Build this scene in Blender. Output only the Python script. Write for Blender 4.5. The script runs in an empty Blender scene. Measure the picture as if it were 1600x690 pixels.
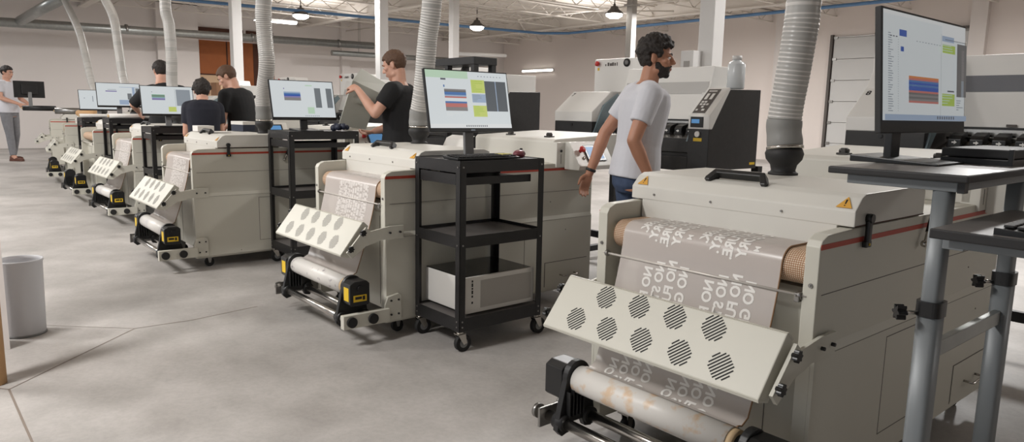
import bpy, bmesh, math, random
from mathutils import Vector, Matrix
random.seed(7)
PI = math.pi
COL = bpy.context.scene.collection

# ------------------------------------------------------------------ materials
MATS = {}
def hexlin(r, g, b):
    f = lambda c: (c/255)/12.92 if c/255 <= 0.04045 else ((c/255+0.055)/1.055)**2.4
    return (f(r), f(g), f(b), 1)
def mat(name, rgb, rough=0.5, metal=0.0, noise=0.0, nscale=8.0, bump=0.0, bscale=60.0, alpha=1.0, emis=None, estr=0.0, trans=0.0, spec=0.5, aniso=None):
    m = bpy.data.materials.new(name); m.use_nodes = True
    nt = m.node_tree; b = nt.nodes['Principled BSDF']
    c = hexlin(*rgb)
    b.inputs['Base Color'].default_value = c
    b.inputs['Roughness'].default_value = rough
    b.inputs['Metallic'].default_value = metal
    b.inputs['Alpha'].default_value = alpha
    b.inputs['Specular IOR Level'].default_value = spec
    b.inputs['Transmission Weight'].default_value = trans
    if emis:
        b.inputs['Emission Color'].default_value = hexlin(*emis); b.inputs['Emission Strength'].default_value = estr
    tc = nt.nodes.new('ShaderNodeTexCoord')
    if noise:
        n = nt.nodes.new('ShaderNodeTexNoise'); n.inputs['Scale'].default_value = nscale; n.inputs['Detail'].default_value = 5
        nt.links.new(tc.outputs['Object'], n.inputs['Vector'])
        mx = nt.nodes.new('ShaderNodeMix'); mx.data_type = 'RGBA'
        mx.inputs[6].default_value = tuple(v*(1-noise) for v in c[:3])+(1,)
        mx.inputs[7].default_value = tuple(min(1, v*(1+noise)) for v in c[:3])+(1,)
        nt.links.new(n.outputs['Fac'], mx.inputs[0]); nt.links.new(mx.outputs[2], b.inputs['Base Color'])
    if bump:
        n2 = nt.nodes.new('ShaderNodeTexNoise'); n2.inputs['Scale'].default_value = bscale; n2.inputs['Detail'].default_value = 4
        nt.links.new(tc.outputs['Object'], n2.inputs['Vector'])
        bp = nt.nodes.new('ShaderNodeBump'); bp.inputs['Strength'].default_value = bump; bp.inputs['Distance'].default_value = 0.01
        nt.links.new(n2.outputs['Fac'], bp.inputs['Height']); nt.links.new(bp.outputs['Normal'], b.inputs['Normal'])
    MATS[name] = m
    return m
mat('paint', (199, 196, 184), 0.45, noise=0.03, nscale=3)
mat('paint_white', (214, 211, 203), 0.4, noise=0.02)
mat('printer_white', (226, 224, 220), 0.38)
mat('red', (176, 66, 48), 0.5)
mat('black', (24, 24, 25), 0.45, noise=0.15, nscale=20)
mat('black_plastic', (20, 20, 21), 0.35)
mat('black_soft', (34, 33, 33), 0.6)
mat('powder_black', (38, 37, 37), 0.5, noise=0.4, nscale=30)
mat('cart_black', (27, 26, 27), 0.42, noise=0.25, nscale=25, bump=0.1, bscale=200)
mat('shelf_top', (92, 88, 86), 0.5, noise=0.35, nscale=9)
mat('table_top', (112, 108, 106), 0.35, noise=0.4, nscale=14)
mat('rod', (206, 200, 192), 0.35, 0.2)
mat('chrome', (190, 186, 180), 0.22, 1.0)
mat('steel', (150, 148, 145), 0.35, 1.0, noise=0.1)
mat('leg_grey', (116, 120, 122), 0.42, 0.15, noise=0.06)
mat('galv', (158, 160, 158), 0.38, 0.85, noise=0.2, nscale=12)
mat('yellow', (222, 184, 34), 0.5)
mat('orange_sign', (219, 163, 66), 0.5)
mat('rubber', (30, 29, 29), 0.75)
mat('grey_plastic', (120, 120, 120), 0.5)
mat('duct_plastic', (176, 174, 170), 0.3, noise=0.15, nscale=8)
mat('duct_wire', (212, 208, 203), 0.35)
mat('duct_grey', (138, 137, 134), 0.5)
mat('roll_paper', (205, 199, 192), 0.45, noise=0.06, nscale=6)
mat('core_card', (190, 164, 128), 0.7)
mat('soft_print', (214, 208, 203), 0.6)
mat('band_grey', (186, 184, 181), 0.35)
mat('vent_grey', (128, 125, 120), 0.7)
mat('edge_brown', (138, 106, 76), 0.6)
mat('lettering', (232, 229, 224), 0.6)
mat('estop', (190, 40, 38), 0.4)
mat('tablet', (28, 32, 40), 0.3)
mat('lcd_blue', (60, 110, 160), 0.4, emis=(88, 140, 186), estr=0.5)
mat('pc_white', (208, 205, 200), 0.4)
mat('pc_grille', (178, 174, 168), 0.6, bump=0.5, bscale=900)
mat('glass_black', (18, 17, 18), 0.1)
mat('sticky', (226, 214, 120), 0.7)
mat('pink', (132, 70, 78), 0.35, noise=0.5, nscale=40)
mat('bin_grey', (196, 196, 199), 0.5)
mat('cardboard', (192, 152, 108), 0.8, noise=0.08)
mat('box_brown', (128, 92, 66), 0.8, noise=0.1)
mat('navy_box', (42, 48, 66), 0.5)
mat('paper', (226, 223, 218), 0.7)
mat('wall', (222, 215, 211), 0.75, noise=0.03, nscale=0.6, bump=0.05, bscale=30)
mat('wall_pink', (226, 216, 210), 0.75, noise=0.03, nscale=0.6)
mat('ceil', (214, 206, 197), 0.8, noise=0.12, nscale=1.2)
mat('joist', (220, 213, 205), 0.6)
mat('joist_dark', (120, 108, 98), 0.7)
mat('blue_pipe', (84, 122, 162), 0.45)
mat('column', (214, 212, 210), 0.5, noise=0.03)
mat('column_grey', (160, 156, 152), 0.6)
mat('rust_board', (150, 84, 40), 0.7, noise=0.3, nscale=2.5)
mat('rust_dark', (74, 42, 28), 0.8, noise=0.3)
mat('tan_board', (198, 168, 138), 0.8)
mat('door_white', (200, 199, 197), 0.55)
mat('door_dark', (90, 84, 80), 0.6)
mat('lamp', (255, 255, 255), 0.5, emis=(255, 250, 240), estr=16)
mat('glass_blue', (168, 190, 200), 0.08, alpha=0.55)
mat('glass_band', (118, 120, 126), 0.15)
mat('skin', (204, 156, 134), 0.5, noise=0.08, nscale=14)
mat('skin_tan', (182, 130, 104), 0.5, noise=0.08, nscale=14)
mat('hair_dark', (34, 26, 22), 0.6, noise=0.5, nscale=90, bump=0.6, bscale=160)
mat('hair_brown', (92, 66, 48), 0.65, noise=0.4, nscale=90, bump=0.5, bscale=160)
mat('tee_white', (208, 208, 214), 0.85, bump=0.35, bscale=14)
mat('tee_black', (22, 22, 24), 0.85, bump=0.35, bscale=14)
mat('tee_navy', (26, 28, 40), 0.85, bump=0.35, bscale=14)
mat('jeans', (62, 76, 102), 0.85, noise=0.25, nscale=30, bump=0.25, bscale=20)
mat('jeans_grey', (124, 124, 128), 0.85, noise=0.2, nscale=20)
mat('shoe_brown', (92, 54, 42), 0.6)
mat('eye_white', (226, 222, 216), 0.3)
mat('eye_dark', (30, 22, 18), 0.3)
mat('lip', (158, 92, 82), 0.5)
mat('panel_grey', (176, 177, 167), 0.5, noise=0.04)
mat('bottle', (220, 224, 226), 0.25, alpha=0.85)
mat('cast', (72, 70, 68), 0.5, 0.5)

def screen_mat(name, rgb, s):
    return mat(name, (10, 10, 10), 0.3, emis=rgb, estr=s)
S = 0.75
for n, c in dict(scr_white=(226, 232, 234), scr_green=(196, 222, 196), scr_blue=(82, 122, 178), scr_grey=(140, 136, 136), scr_dark=(92, 97, 102), scr_mid=(120, 126, 130),
                 scr_yel=(206, 218, 120), scr_lblue=(164, 182, 206), scr_red=(196, 120, 112), scr_orange=(214, 132, 74), scr_line=(150, 158, 166), scr_purple=(140, 132, 178),
                 scr_lgreen=(110, 168, 132), scr_strip=(236, 238, 238), scr_lime=(178, 204, 92), scr_navy=(54, 92, 176), scr_dgrey=(112, 112, 112), scr_text=(96, 100, 108)).items():
    screen_mat(n, c, S); screen_mat(n+'_dim', c, S*.6)

# film: pale, slightly see-through sheet
m = mat('film', (202, 193, 187), 0.28, noise=0.05, nscale=3)
m.node_tree.nodes['Principled BSDF'].inputs['Alpha'].default_value = 0.8
# glass-fibre mesh of the conveyor belt (uses uv)
def mesh_belt():
    m = mat('belt', (170, 136, 100), 0.7); nt = m.node_tree; b = nt.nodes['Principled BSDF']
    tc = nt.nodes.new('ShaderNodeTexCoord'); br = nt.nodes.new('ShaderNodeTexBrick')
    br.offset = 0; br.inputs['Scale'].default_value = 1; br.inputs['Brick Width'].default_value = 0.007; br.inputs['Row Height'].default_value = 0.007
    br.inputs['Mortar Size'].default_value = 0.0014
    br.inputs['Color1'].default_value = hexlin(218, 202, 180); br.inputs['Color2'].default_value = hexlin(206, 188, 164); br.inputs['Mortar'].default_value = hexlin(150, 106, 72)
    nt.links.new(tc.outputs['UV'], br.inputs['Vector']); nt.links.new(br.outputs['Color'], b.inputs['Base Color'])
mesh_belt()
# film roll with faint printed orange smudges
def roll_mat(name, c2, sc, lo=0.55):
    m = mat(name, (208, 203, 197), 0.4); nt = m.node_tree; b = nt.nodes['Principled BSDF']
    tc = nt.nodes.new('ShaderNodeTexCoord'); n = nt.nodes.new('ShaderNodeTexNoise'); n.inputs['Scale'].default_value = sc; n.inputs['Detail'].default_value = 6
    r = nt.nodes.new('ShaderNodeValToRGB'); r.color_ramp.elements[0].position = lo; r.color_ramp.elements[1].position = lo+0.12
    r.color_ramp.elements[0].color = hexlin(210, 206, 200); r.color_ramp.elements[1].color = hexlin(*c2)
    nt.links.new(tc.outputs['Object'], n.inputs['Vector']); nt.links.new(n.outputs['Fac'], r.inputs[0]); nt.links.new(r.outputs[0], b.inputs['Base Color'])
roll_mat('roll_orange', (206, 180, 152), 17, 0.53)
roll_mat('roll_ink', (120, 108, 116), 24, 0.6)
roll_mat('roll_plain', (196, 192, 190), 8)
# floor: worn polished concrete
def floor_mat():
    m = mat('concrete', (176, 168, 162), 0.45); nt = m.node_tree; b = nt.nodes['Principled BSDF']
    tc = nt.nodes.new('ShaderNodeTexCoord')
    def noise(s, d=6, r=0.55):
        n = nt.nodes.new('ShaderNodeTexNoise'); n.inputs['Scale'].default_value = s; n.inputs['Detail'].default_value = d; n.inputs['Roughness'].default_value = r
        nt.links.new(tc.outputs['Object'], n.inputs['Vector']); return n
    def ramp(src, p0, c0, p1, c1):
        r = nt.nodes.new('ShaderNodeValToRGB'); e = r.color_ramp.elements
        e[0].position = p0; e[0].color = c0; e[1].position = p1; e[1].color = c1
        nt.links.new(src, r.inputs[0]); return r
    def mul(a, c, f=1.0):
        x = nt.nodes.new('ShaderNodeMix'); x.data_type = 'RGBA'; x.blend_type = 'MULTIPLY'; x.inputs[0].default_value = f
        nt.links.new(a, x.inputs[6]); nt.links.new(c, x.inputs[7]); return x.outputs[2]
    big = ramp(noise(0.55, 5, 0.6).outputs['Fac'], 0.34, hexlin(150, 146, 142), 0.6, hexlin(185, 180, 176))
    mid = ramp(noise(2.6, 8, 0.65).outputs['Fac'], 0.3, (0.8, 0.8, 0.79, 1), 0.62, (1, 1, 1, 1))
    fine = ramp(noise(38, 4, 0.7).outputs['Fac'], 0.25, (0.86, 0.86, 0.86, 1), 0.6, (1, 1, 1, 1))
    stain = ramp(noise(0.9, 3, 0.5).outputs['Fac'], 0.33, (0.66, 0.65, 0.64, 1), 0.42, (1, 1, 1, 1))
    out = mul(mul(mul(big.outputs[0], mid.outputs[0]), fine.outputs[0]), stain.outputs[0], 0.6)
    nt.links.new(out, b.inputs['Base Color'])
    rr = nt.nodes.new('ShaderNodeMapRange'); rr.inputs[3].default_value = 0.3; rr.inputs[4].default_value = 0.62
    nt.links.new(noise(1.7).outputs['Fac'], rr.inputs[0]); nt.links.new(rr.outputs[0], b.inputs['Roughness'])
floor_mat()

# ------------------------------------------------------------------ mesh building
class MB:
    """collects shapes; build() links them as one mesh object"""
    def __init__(s):
        s.bm = bmesh.new(); s.slots = []; s.cur = 0; s.uv = None
    def use(s, m):
        if m not in s.slots: s.slots.append(m)
        s.cur = s.slots.index(m); return s
    def _tag(s, faces, smooth=False):
        for f in faces: f.material_index = s.cur; f.smooth = smooth
    def _bev(s, verts, bevel, seg=2):
        if bevel:
            es = list({e for v in verts for e in v.link_edges})
            r = bmesh.ops.bevel(s.bm, geom=es, offset=bevel, segments=seg, affect='EDGES', profile=0.6, clamp_overlap=True)
            s._tag(r['faces'])
    def box(s, x0, x1, y0, y1, z0, z1, bevel=0.0, M=None):
        c = [(x0, y0, z0), (x1, y0, z0), (x1, y1, z0), (x0, y1, z0), (x0, y0, z1), (x1, y0, z1), (x1, y1, z1), (x0, y1, z1)]
        vs = [s.bm.verts.new(M @ Vector(p) if M else p) for p in c]
        fs = [s.bm.faces.new([vs[i] for i in q]) for q in ((3, 2, 1, 0), (4, 5, 6, 7), (0, 1, 5, 4), (1, 2, 6, 5), (2, 3, 7, 6), (3, 0, 4, 7))]
        s._tag(fs); s._bev(vs, bevel); return s
    def prism(s, prof, a0, a1, axis='x', bevel=0.0, M=None):
        """profile extruded along an axis; profile is (y,z) for x, (x,z) for y, (x,y) for z"""
        def P(q, a):
            p = {'x': (a, q[0], q[1]), 'y': (q[0], a, q[1]), 'z': (q[0], q[1], a)}[axis]
            return M @ Vector(p) if M else p
        A = [s.bm.verts.new(P(q, a0)) for q in prof]; B = [s.bm.verts.new(P(q, a1)) for q in prof]
        n = len(prof); fs = [s.bm.faces.new(A), s.bm.faces.new(B[::-1])]
        for i in range(n): fs.append(s.bm.faces.new((A[i], B[i], B[(i+1) % n], A[(i+1) % n])))
        bmesh.ops.recalc_face_normals(s.bm, faces=fs)
        s._tag(fs); s._bev(A+B, bevel); return s
    def quad(s, pts):
        vs = [s.bm.verts.new(p) for p in pts]; f = s.bm.faces.new(vs); s._tag([f]); return s
    def loft(s, rings, cap=True, smooth=True, closed=False):
        L = [[s.bm.verts.new(p) for p in r] for r in rings]; n = len(L[0]); fs = []
        pairs = list(zip(L, L[1:])) + ([(L[-1], L[0])] if closed else [])
        for a, b in pairs:
            for i in range(n): fs.append(s.bm.faces.new((a[i], a[(i+1) % n], b[(i+1) % n], b[i])))
        s._tag(fs, smooth)
        if cap and not closed:
            c = [s.bm.faces.new(L[0][::-1]), s.bm.faces.new(L[-1])]; s._tag(c)
        return s
    def tube(s, pts, r, n=12, cap=True, smooth=True, radii=None):
        pts = [Vector(p) for p in pts]; rings = []; prev = None
        for i, p in enumerate(pts):
            d = (pts[min(i+1, len(pts)-1)]-pts[max(i-1, 0)]).normalized()
            if prev is None:
                u = d.orthogonal().normalized()
            else:
                u = (prev-d*prev.dot(d)).normalized()
            prev = u; w = d.cross(u); rr = radii[i] if radii else r
            rings.append([p+(u*math.cos(2*PI*k/n)+w*math.sin(2*PI*k/n))*rr for k in range(n)])
        return s.loft(rings, cap, smooth)
    def cyl(s, a, b, r, n=20, r2=None):
        return s.tube([a, b], r, n, radii=[r, r if r2 is None else r2])
    def rev(s, prof, org=(0, 0, 0), n=24, axis=(0, 0, 1), cap=True):
        """profile (radius, height) turned round an axis"""
        o = Vector(org); d = Vector(axis).normalized(); u = d.orthogonal().normalized(); w = d.cross(u)
        return s.loft([[o+d*h+(u*math.cos(2*PI*k/n)+w*math.sin(2*PI*k/n))*max(r, 1e-4) for k in range(n)] for r, h in prof], cap)
    def ball(s, c, r, n=12, M=None):
        """ellipsoid"""
        if not isinstance(r, (tuple, list)): r = (r, r, r)
        mm = Matrix.Translation(Vector(c)) @ (M or Matrix()) @ Matrix.Diagonal((*r, 1)); k = max(5, n//2+1)
        rows = []
        for i in range(1, k):
            a = PI*i/k; z, q = -math.cos(a), math.sin(a)
            rows.append([s.bm.verts.new(mm @ Vector((q*math.cos(2*PI*j/n), q*math.sin(2*PI*j/n), z))) for j in range(n)])
        lo, hi = s.bm.verts.new(mm @ Vector((0, 0, -1))), s.bm.verts.new(mm @ Vector((0, 0, 1))); fs = []
        for j in range(n):
            q = (j+1) % n; fs.append(s.bm.faces.new((lo, rows[0][q], rows[0][j]))); fs.append(s.bm.faces.new((hi, rows[-1][j], rows[-1][q])))
            for a, b in zip(rows, rows[1:]): fs.append(s.bm.faces.new((a[j], a[q], b[q], b[j])))
        s._tag(fs, True); return s
    def mesh(s, name):
        me = bpy.data.meshes.new(name); s.bm.to_mesh(me); s.bm.free()
        for m in s.slots: me.materials.append(MATS[m])
        return me
    def build(s, name, parent=None, m=None):
        if not s.slots and m: s.slots = [m]
        o = bpy.data.objects.new(name, s.mesh(name)); COL.objects.link(o)
        if parent: o.parent = parent
        return o
def mb(m): return MB().use(m)

def tag(o, label, cat, group=None, kind=None):
    o['label'] = label; o['category'] = cat
    if group: o['group'] = group
    if kind: o['kind'] = kind
    return o
def thing(name, label, cat, loc=(0, 0, 0), rz=0.0, group=None):
    o = bpy.data.objects.new(name, None); COL.objects.link(o); o.empty_display_size = 0.1
    o.location = loc; o.rotation_euler = (0, 0, rz)
    return tag(o, label, cat, group)
def struct(o):
    o['kind'] = 'structure'; return o
def copy_tree(o, parent=None):
    c = o.copy(); COL.objects.link(c)
    if parent: c.parent = parent
    for ch in o.children: copy_tree(ch, c)
    return c
def text_bm(txt, size, bold=0.0, extrude=0.0, align='CENTER', line=1.0):
    cu = bpy.data.curves.new('t', 'FONT'); cu.body = txt; cu.size = size; cu.offset = bold; cu.extrude = extrude
    cu.align_x = align; cu.align_y = 'CENTER'; cu.space_line = line; cu.resolution_u = 3
    ob = bpy.data.objects.new('t', cu); COL.objects.link(ob)
    dg = bpy.context.evaluated_depsgraph_get(); me = bpy.data.meshes.new_from_object(ob.evaluated_get(dg))
    bpy.data.objects.remove(ob); bm = bmesh.new(); bm.from_mesh(me); bpy.data.meshes.remove(me); bpy.data.curves.remove(cu)
    return bm
def text_obj(name, txt, size, M, m, parent=None, bold=0.0, extrude=0.0004):
    bm = text_bm(txt, size, bold, extrude); bm.transform(M); me = bpy.data.meshes.new(name); bm.to_mesh(me); bm.free()
    me.materials.clear(); me.materials.append(MATS[m]); o = bpy.data.objects.new(name, me); COL.objects.link(o)
    if parent: o.parent = parent
    return o
def frame(o, ex, ey):
    ex = Vector(ex).normalized(); ey = Vector(ey); ey = (ey-ex*ey.dot(ex)).normalized(); ez = ex.cross(ey)
    return Matrix(((ex.x, ey.x, ez.x, o[0]), (ex.y, ey.y, ez.y, o[1]), (ex.z, ey.z, ez.z, o[2]), (0, 0, 0, 1)))
# ------------------------------------------------------------------ film dryer (one line of the row): x = across (0 right face, -W left face), y = away from its front
W = 0.89
ROLLER = (0.075, 0.838, 0.054)          # y, z, radius of the conveyor's front roller
TAKE = (-0.172, 0.305)                  # axis of the take-up roll
def arc(cy, cz, r, a0, a1, n):
    return [(cy+r*math.cos(math.radians(a0+(a1-a0)*i/n)), cz+r*math.sin(math.radians(a0+(a1-a0)*i/n))) for i in range(n+1)]

def side_panel(right=True):
    b = mb('paint')
    prof = [(0, .085), (1.66, .085), (1.66, .955), (.2, .957), (.045, .952), (.012, .938), (0, .918)]
    x0, x1 = (-.045, 0) if right else (-W, -W+.045)
    b.prism(prof, x0, x1, bevel=.003)
    s = 1 if right else -1; xo = 0 if right else -W
    def out(a, c): return (min(xo+s*a, xo+s*c), max(xo+s*a, xo+s*c))
    u0, u1 = out(0, .012)
    # lower skirt stands a little proud of the upper sheet
    M = None
    if right:
        b.prism([(0, .10), (.012, .10), (.012, .582), (0, .606)], .0, 1.655, axis='y', bevel=.001)
    else:
        b.prism([(-W, .10), (-W-.012, .10), (-W-.012, .582), (-W, .606)], .0, 1.655, axis='y', bevel=.001)
    b.use('door_dark'); g0, g1 = out(0, .0008); b.box(g0, g1, .03, 1.655, .768, .7705)
    g0, g1 = out(.012, .0128)
    b.box(g0, g1, .0, 1.655, .5775, .579)
    if right:       # cabinet door cut lines on the lower skirt
        for y0, y1, z0, z1 in ((.51, 1.03, .19, .548),):
            b.box(g0, g1, y0, y0+.003, z0, z1); b.box(g0, g1, y1, y1+.003, z0, z1); b.box(g0, g1, y0, y1, z0, z0+.003); b.box(g0, g1, y0, y1, z1, z1+.003)
        for y0, z0 in ((.35, .12), (1.25, .70), (1.4, .5)): b.box(g0, g1+.001, y0, y0+.006, z0, z0+.006)
    return b
def make_dryer(name, label, takeup=True):
    t = thing(name, label, 'film dryer', group=None)
    for r in (True, False): side_panel(r).build('side_panel', t)
    b = mb('paint')
    b.prism([(.07, .13), (1.62, .10), (1.62, .955), (.75, .955), (.75, .8), (.12, .76), (.07, .7)], -W+.045, -.045)
    b.box(-W+.02, -.02, .72, 1.66, .93, .957, .004)
    b.use('door_dark'); b.box(-W+.3, -W+.302, .0685, .07, .15, .68); b.box(-.18, -.178, .0685, .07, .15, .68)
    b.build('cabinet', t)
    b = mb('red'); b.box(0, .0018, .004, 1.63, .910, .926); b.build('red_stripe', t); b = mb('red'); b.box(-W-.0018, -W, .004, 1.63, .910, .926); b.build('red_stripe', t)
    # front lid with its slanted nose
    b = mb('paint_white')
    b.prism([(.195, .962), (.195, 1.012), (.235, 1.052), (.262, 1.063), (.69, 1.066), (.735, 1.05), (.735, .962)], -W-.004, .006, bevel=.004)
    b.prism([(.197, .889), (.197, 1.0), (.26, 1.0), (.26, .889)], -W+.05, -.05, bevel=.002)
    for x in (-.78, -.52, -.24):
        b.use('steel'); b.cyl((x, .195, .985), (x, .190, .985), .004, 8); b.use('paint_white')
    lid = b.build('lid', t)
    b = mb('rust_dark'); b.box(.0062, .0072, .2, .735, .962, .9655); b.build('lid_seal', lid)
    b = mb('black_plastic')       # bridge handle
    b.prism([(-.125, 0), (-.105, 0), (-.088, .033), (.088, .033), (.105, 0), (.125, 0), (.125, .014), (.102, .052), (-.102, .052), (-.125, .014)], -.018, .018, axis='y', bevel=.004,
            M=frame((-.455, .245, 1.052), (1, 0, 0), (0, .75, -.66)) @ Matrix(((1, 0, 0, 0), (0, 1, 0, 0), (0, 0, 1, 0), (0, 0, 0, 1))) @ Matrix.Rotation(math.radians(0), 4, 'X'))
    b.build('lid_handle', lid)
    for x in (-.845, -.035):      # warning triangles
        M = frame((x, .2145, 1.0335), (1, 0, 0), (0, .04, .04)); s = .026
        b = mb('orange_sign'); q = [M @ Vector(p) for p in ((-s, -s*.8, .002), (s, -s*.8, .002), (0, s*.95, .002))]; b.quad(q)
        b.use('black'); b.quad([M @ Vector(p) for p in ((-.002, -.006, .0025), (.002, -.006, .0025), (.003, .012, .0025), (-.003, .012, .0025))]); b.quad([M @ Vector(p) for p in ((-.002, -.014, .0025), (.002, -.014, .0025), (.002, -.010, .0025), (-.002, -.010, .0025))])
        o = b.build('warning_sticker', lid)
    b = mb('black_plastic')       # side latch
    b.box(.006, .022, .268, .292, .905, 1.0, .006); b.cyl((.006, .28, .985), (.026, .28, .985), .015, 12); b.box(.004, .02, .262, .298, .892, .912, .003)
    b.use('yellow'); b.box(.0205, .0225, .277, .283, .898, .906); b.build('latch', t)
    b = mb('chrome'); b.cyl((.022, .74, .86), (.022, .80, .99), .008, 10); b.use('black_plastic'); b.cyl((.022, .757, .897), (.022, .79, .968), .011, 10); b.use('chrome'); b.ball((.018, .738, .856), .013, 10)
    b.build('gas_strut', t)
    # rear hood
    b = mb('paint_white')
    b.prism([(1.30, .957), (1.30, 1.10), (1.318, 1.118), (1.95, 1.15), (1.95, .957)], -W, -.02, bevel=.006)
    rh = b.build('rear_hood', t)
    for x in (-.62, -.2):
        b = mb('cast'); b.box(x-.028, x+.028, 1.40, 1.45, 1.122, 1.132, .002); b.cyl((x-.022, 1.425, 1.14), (x+.022, 1.425, 1.14), .011, 10); b.box(x-.012, x+.012, 1.41, 1.44, 1.13, 1.155, .003); b.build('hinge', rh)
    b = mb('paint_white'); b.box(-.06, .012, 1.30, 1.64, .93, 1.098, .004); b.use('black'); b.cyl((.012, 1.34, 1.04), (.016, 1.34, 1.04), .009, 10); b.box(.0123, .013, 1.338, 1.342, .955, 1.02)
    b.build('hood_end', t)
    # operator box with touch screen
    b = mb('paint_white'); b.prism([(.012, 1.1), (.05, 1.1), (.155, .945), (.15, .918), (.012, .918)], 1.375, 1.72, axis='y', bevel=.004)
    cp = b.build('control_box', t)
    M = frame((.1035, 1.565, 1.025), (0, 1, 0), (-.105, 0, .155))
    b = mb('tablet'); b.box(-.088, .088, -.062, .062, .0, .008, .003, M); sc = b.build('touch_screen', cp)
    b = mb('lcd_blue'); b.box(-.07, .07, -.046, .046, .0082, .0086, 0, M); b.build('display', sc)
    b = mb('estop'); o = M @ Vector((-.125, .02, 0)); a = (M.to_3x3() @ Vector((0, 0, 1))); b.rev([(.012, 0), (.012, .018), (.021, .02), (.023, .03), (.016, .036), (.001, .037)], o, 16, a); b.build('stop_button', cp)
    b = mb('chrome'); o = M @ Vector((-.118, -.035, 0)); b.rev([(.011, 0), (.011, .005), (.001, .006)], o, 14, a); b.build('key_switch', cp)
    # conveyor belt over its front roller
    b = mb('belt'); cy, cz, r = ROLLER
    prof = [(.62, cz+r), (cy+.12, cz+r)]+arc(cy, cz, r, 90, 270, 22)+[(.62, cz-r)]
    b.loft([[(x, p[0], p[1]) for p in prof] for x in (-W+.062, -.052)], cap=False)
    bm = b.bm; uv = bm.loops.layers.uv.new('UV'); L = [0]
    for p, q in zip(prof, prof[1:]): L.append(L[-1]+math.dist(p, q))
    for f in bm.faces:
        for l in f.loops:
            y, z = l.vert.co.y, l.vert.co.z; k = min(range(len(prof)), key=lambda i: abs(prof[i][0]-y)+abs(prof[i][1]-z))
            l[uv].uv = (l.vert.co.x, L[k])
    belt = b.build('conveyor_belt', t)
    b = mb('black'); b.cyl((-W+.04, cy, cz), (-W+.064, cy, cz), .03, 16); b.use('core_card'); b.rev([(.02, 0), (cr := r-.002, .001), (cr, .004)], (-W+.06, cy, cz), 24, (1, 0, 0)); b.build('roller_bearing', t); b = mb('black'); b.cyl((-.06, cy, cz), (-.04, cy, cz), .03, 16)
    b.build('roller_bearing', t)
    b = mb('rod'); b.cyl((-W+.03, .003, .763), (-.03, .003, .763), .0042, 10)
    b.use('steel'); b.cyl((-W+.045, .003, .763), (-W+.055, .003, .763), .012, 12); b.cyl((-.06, .003, .763), (-.045, .003, .763), .012, 12); b.box(-.066, -.05, -.008, .014, .742, .77, .002); b.build('guide_rod', t)
    for x0 in (-W+.012, -.03):
        b = mb('steel'); b.cyl((x0+.01, -.0, .80), (x0+.01, -.004, .80), .007, 10); b.cyl((x0+.01, 0, .80), (x0+.01, -.007, .80), .003, 8); b.build('panel_bolt', t)
    # perforated cover on two arms
    d = Vector((0, -.134, -.169)).normalized(); M = frame((-W/2-.01, -.136, .681), (1, 0, 0), -d)
    # local: x across, y up the slope (0 top .. -.216 bottom), z = outward normal
    b = mb('paint'); hw = .447
    b.box(-hw, hw, -.216, 0, -.012, 0, .004, M)
    b.prism([(-.216, 0), (-.222, -.008), (-.200, -.055), (-.196, -.053), (-.21, -.01)], -hw, hw, 'x', .001, M)
    b.prism([(0, 0), (.006, -.006), (.004, -.045), (-.002, -.045), (-.002, -.01)], -hw, hw, 'x', .001, M)
    for s in (-1, 1):
        b.prism([(0, -.002), (-.214, -.002), (-.198, -.055), (-.02, -.055), (.004, -.04)], s*hw-.002*s-.001, s*hw-.002*s+.001, 'x', 0, M)
    pc = b.build('perforated_cover', t)
    cen = [(u+.455, -.046) for u in (-.686, -.535, -.384, -.235)]+[(u+.455, -.156) for u in (-.766, -.616, -.464, -.309, -.158)]
    for cx, cyy in cen:
        b = mb('rubber'); R_ = .045
        for k in range(-4, 5):
            off = k*.0106; half = math.sqrt(max(0, R_**2-off**2))*.94
            half = min(half, .037) if abs(k) < 3 else half*1.0
            a = math.radians(45); dx, dy = math.cos(a), math.sin(a); ox, oy = -dy*off, dx*off
            L_ = [(-half, -.0025), (half, -.0025), (half, .0025), (-half, .0025)]
            b.quad([M @ Vector((cx+ox+p*dx-q*dy, cyy+oy+p*dy+q*dx, .0006)) for p, q in L_])
        b.build('vent', pc)
    for right in (True, False):
        b = mb('paint'); xa = .008 if right else -W-.022
        b.prism([(-.128, .655), (-.10, .63), (.02, .648), (.11, .648), (.11, .572), (-.03, .575), (-.13, .55), (-.215, .492), (-.245, .525)], xa, xa+.012, bevel=.001)
        for yy in (.019, .084):
            b.use('black'); s = 1 if right else -1; xo = xa+.012 if right else xa
            b.cyl((xo, yy, .612), (xo+s*.012, yy, .612), .006, 10)
        arm = b.build('cover_arm', t)
        for yy, zz in ((-.154, .628), (-.229, .546)):
            b = mb('black_plastic'); s = 1 if right else -1; xo = xa+.012 if right else xa
            b.cyl((xo, yy, zz), (xo+s*.012, yy, zz), .007, 10)
            ring = []
            for k in range(28):
                a = 2*PI*k/28; rr = .0165+.003*math.cos(7*a); ring.append((yy+rr*math.cos(a), zz+rr*math.sin(a)))
            b.prism(ring, min(xo+s*.008, xo+s*.024), max(xo+s*.008, xo+s*.024), bevel=.001); b.build('knob', arm)
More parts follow.
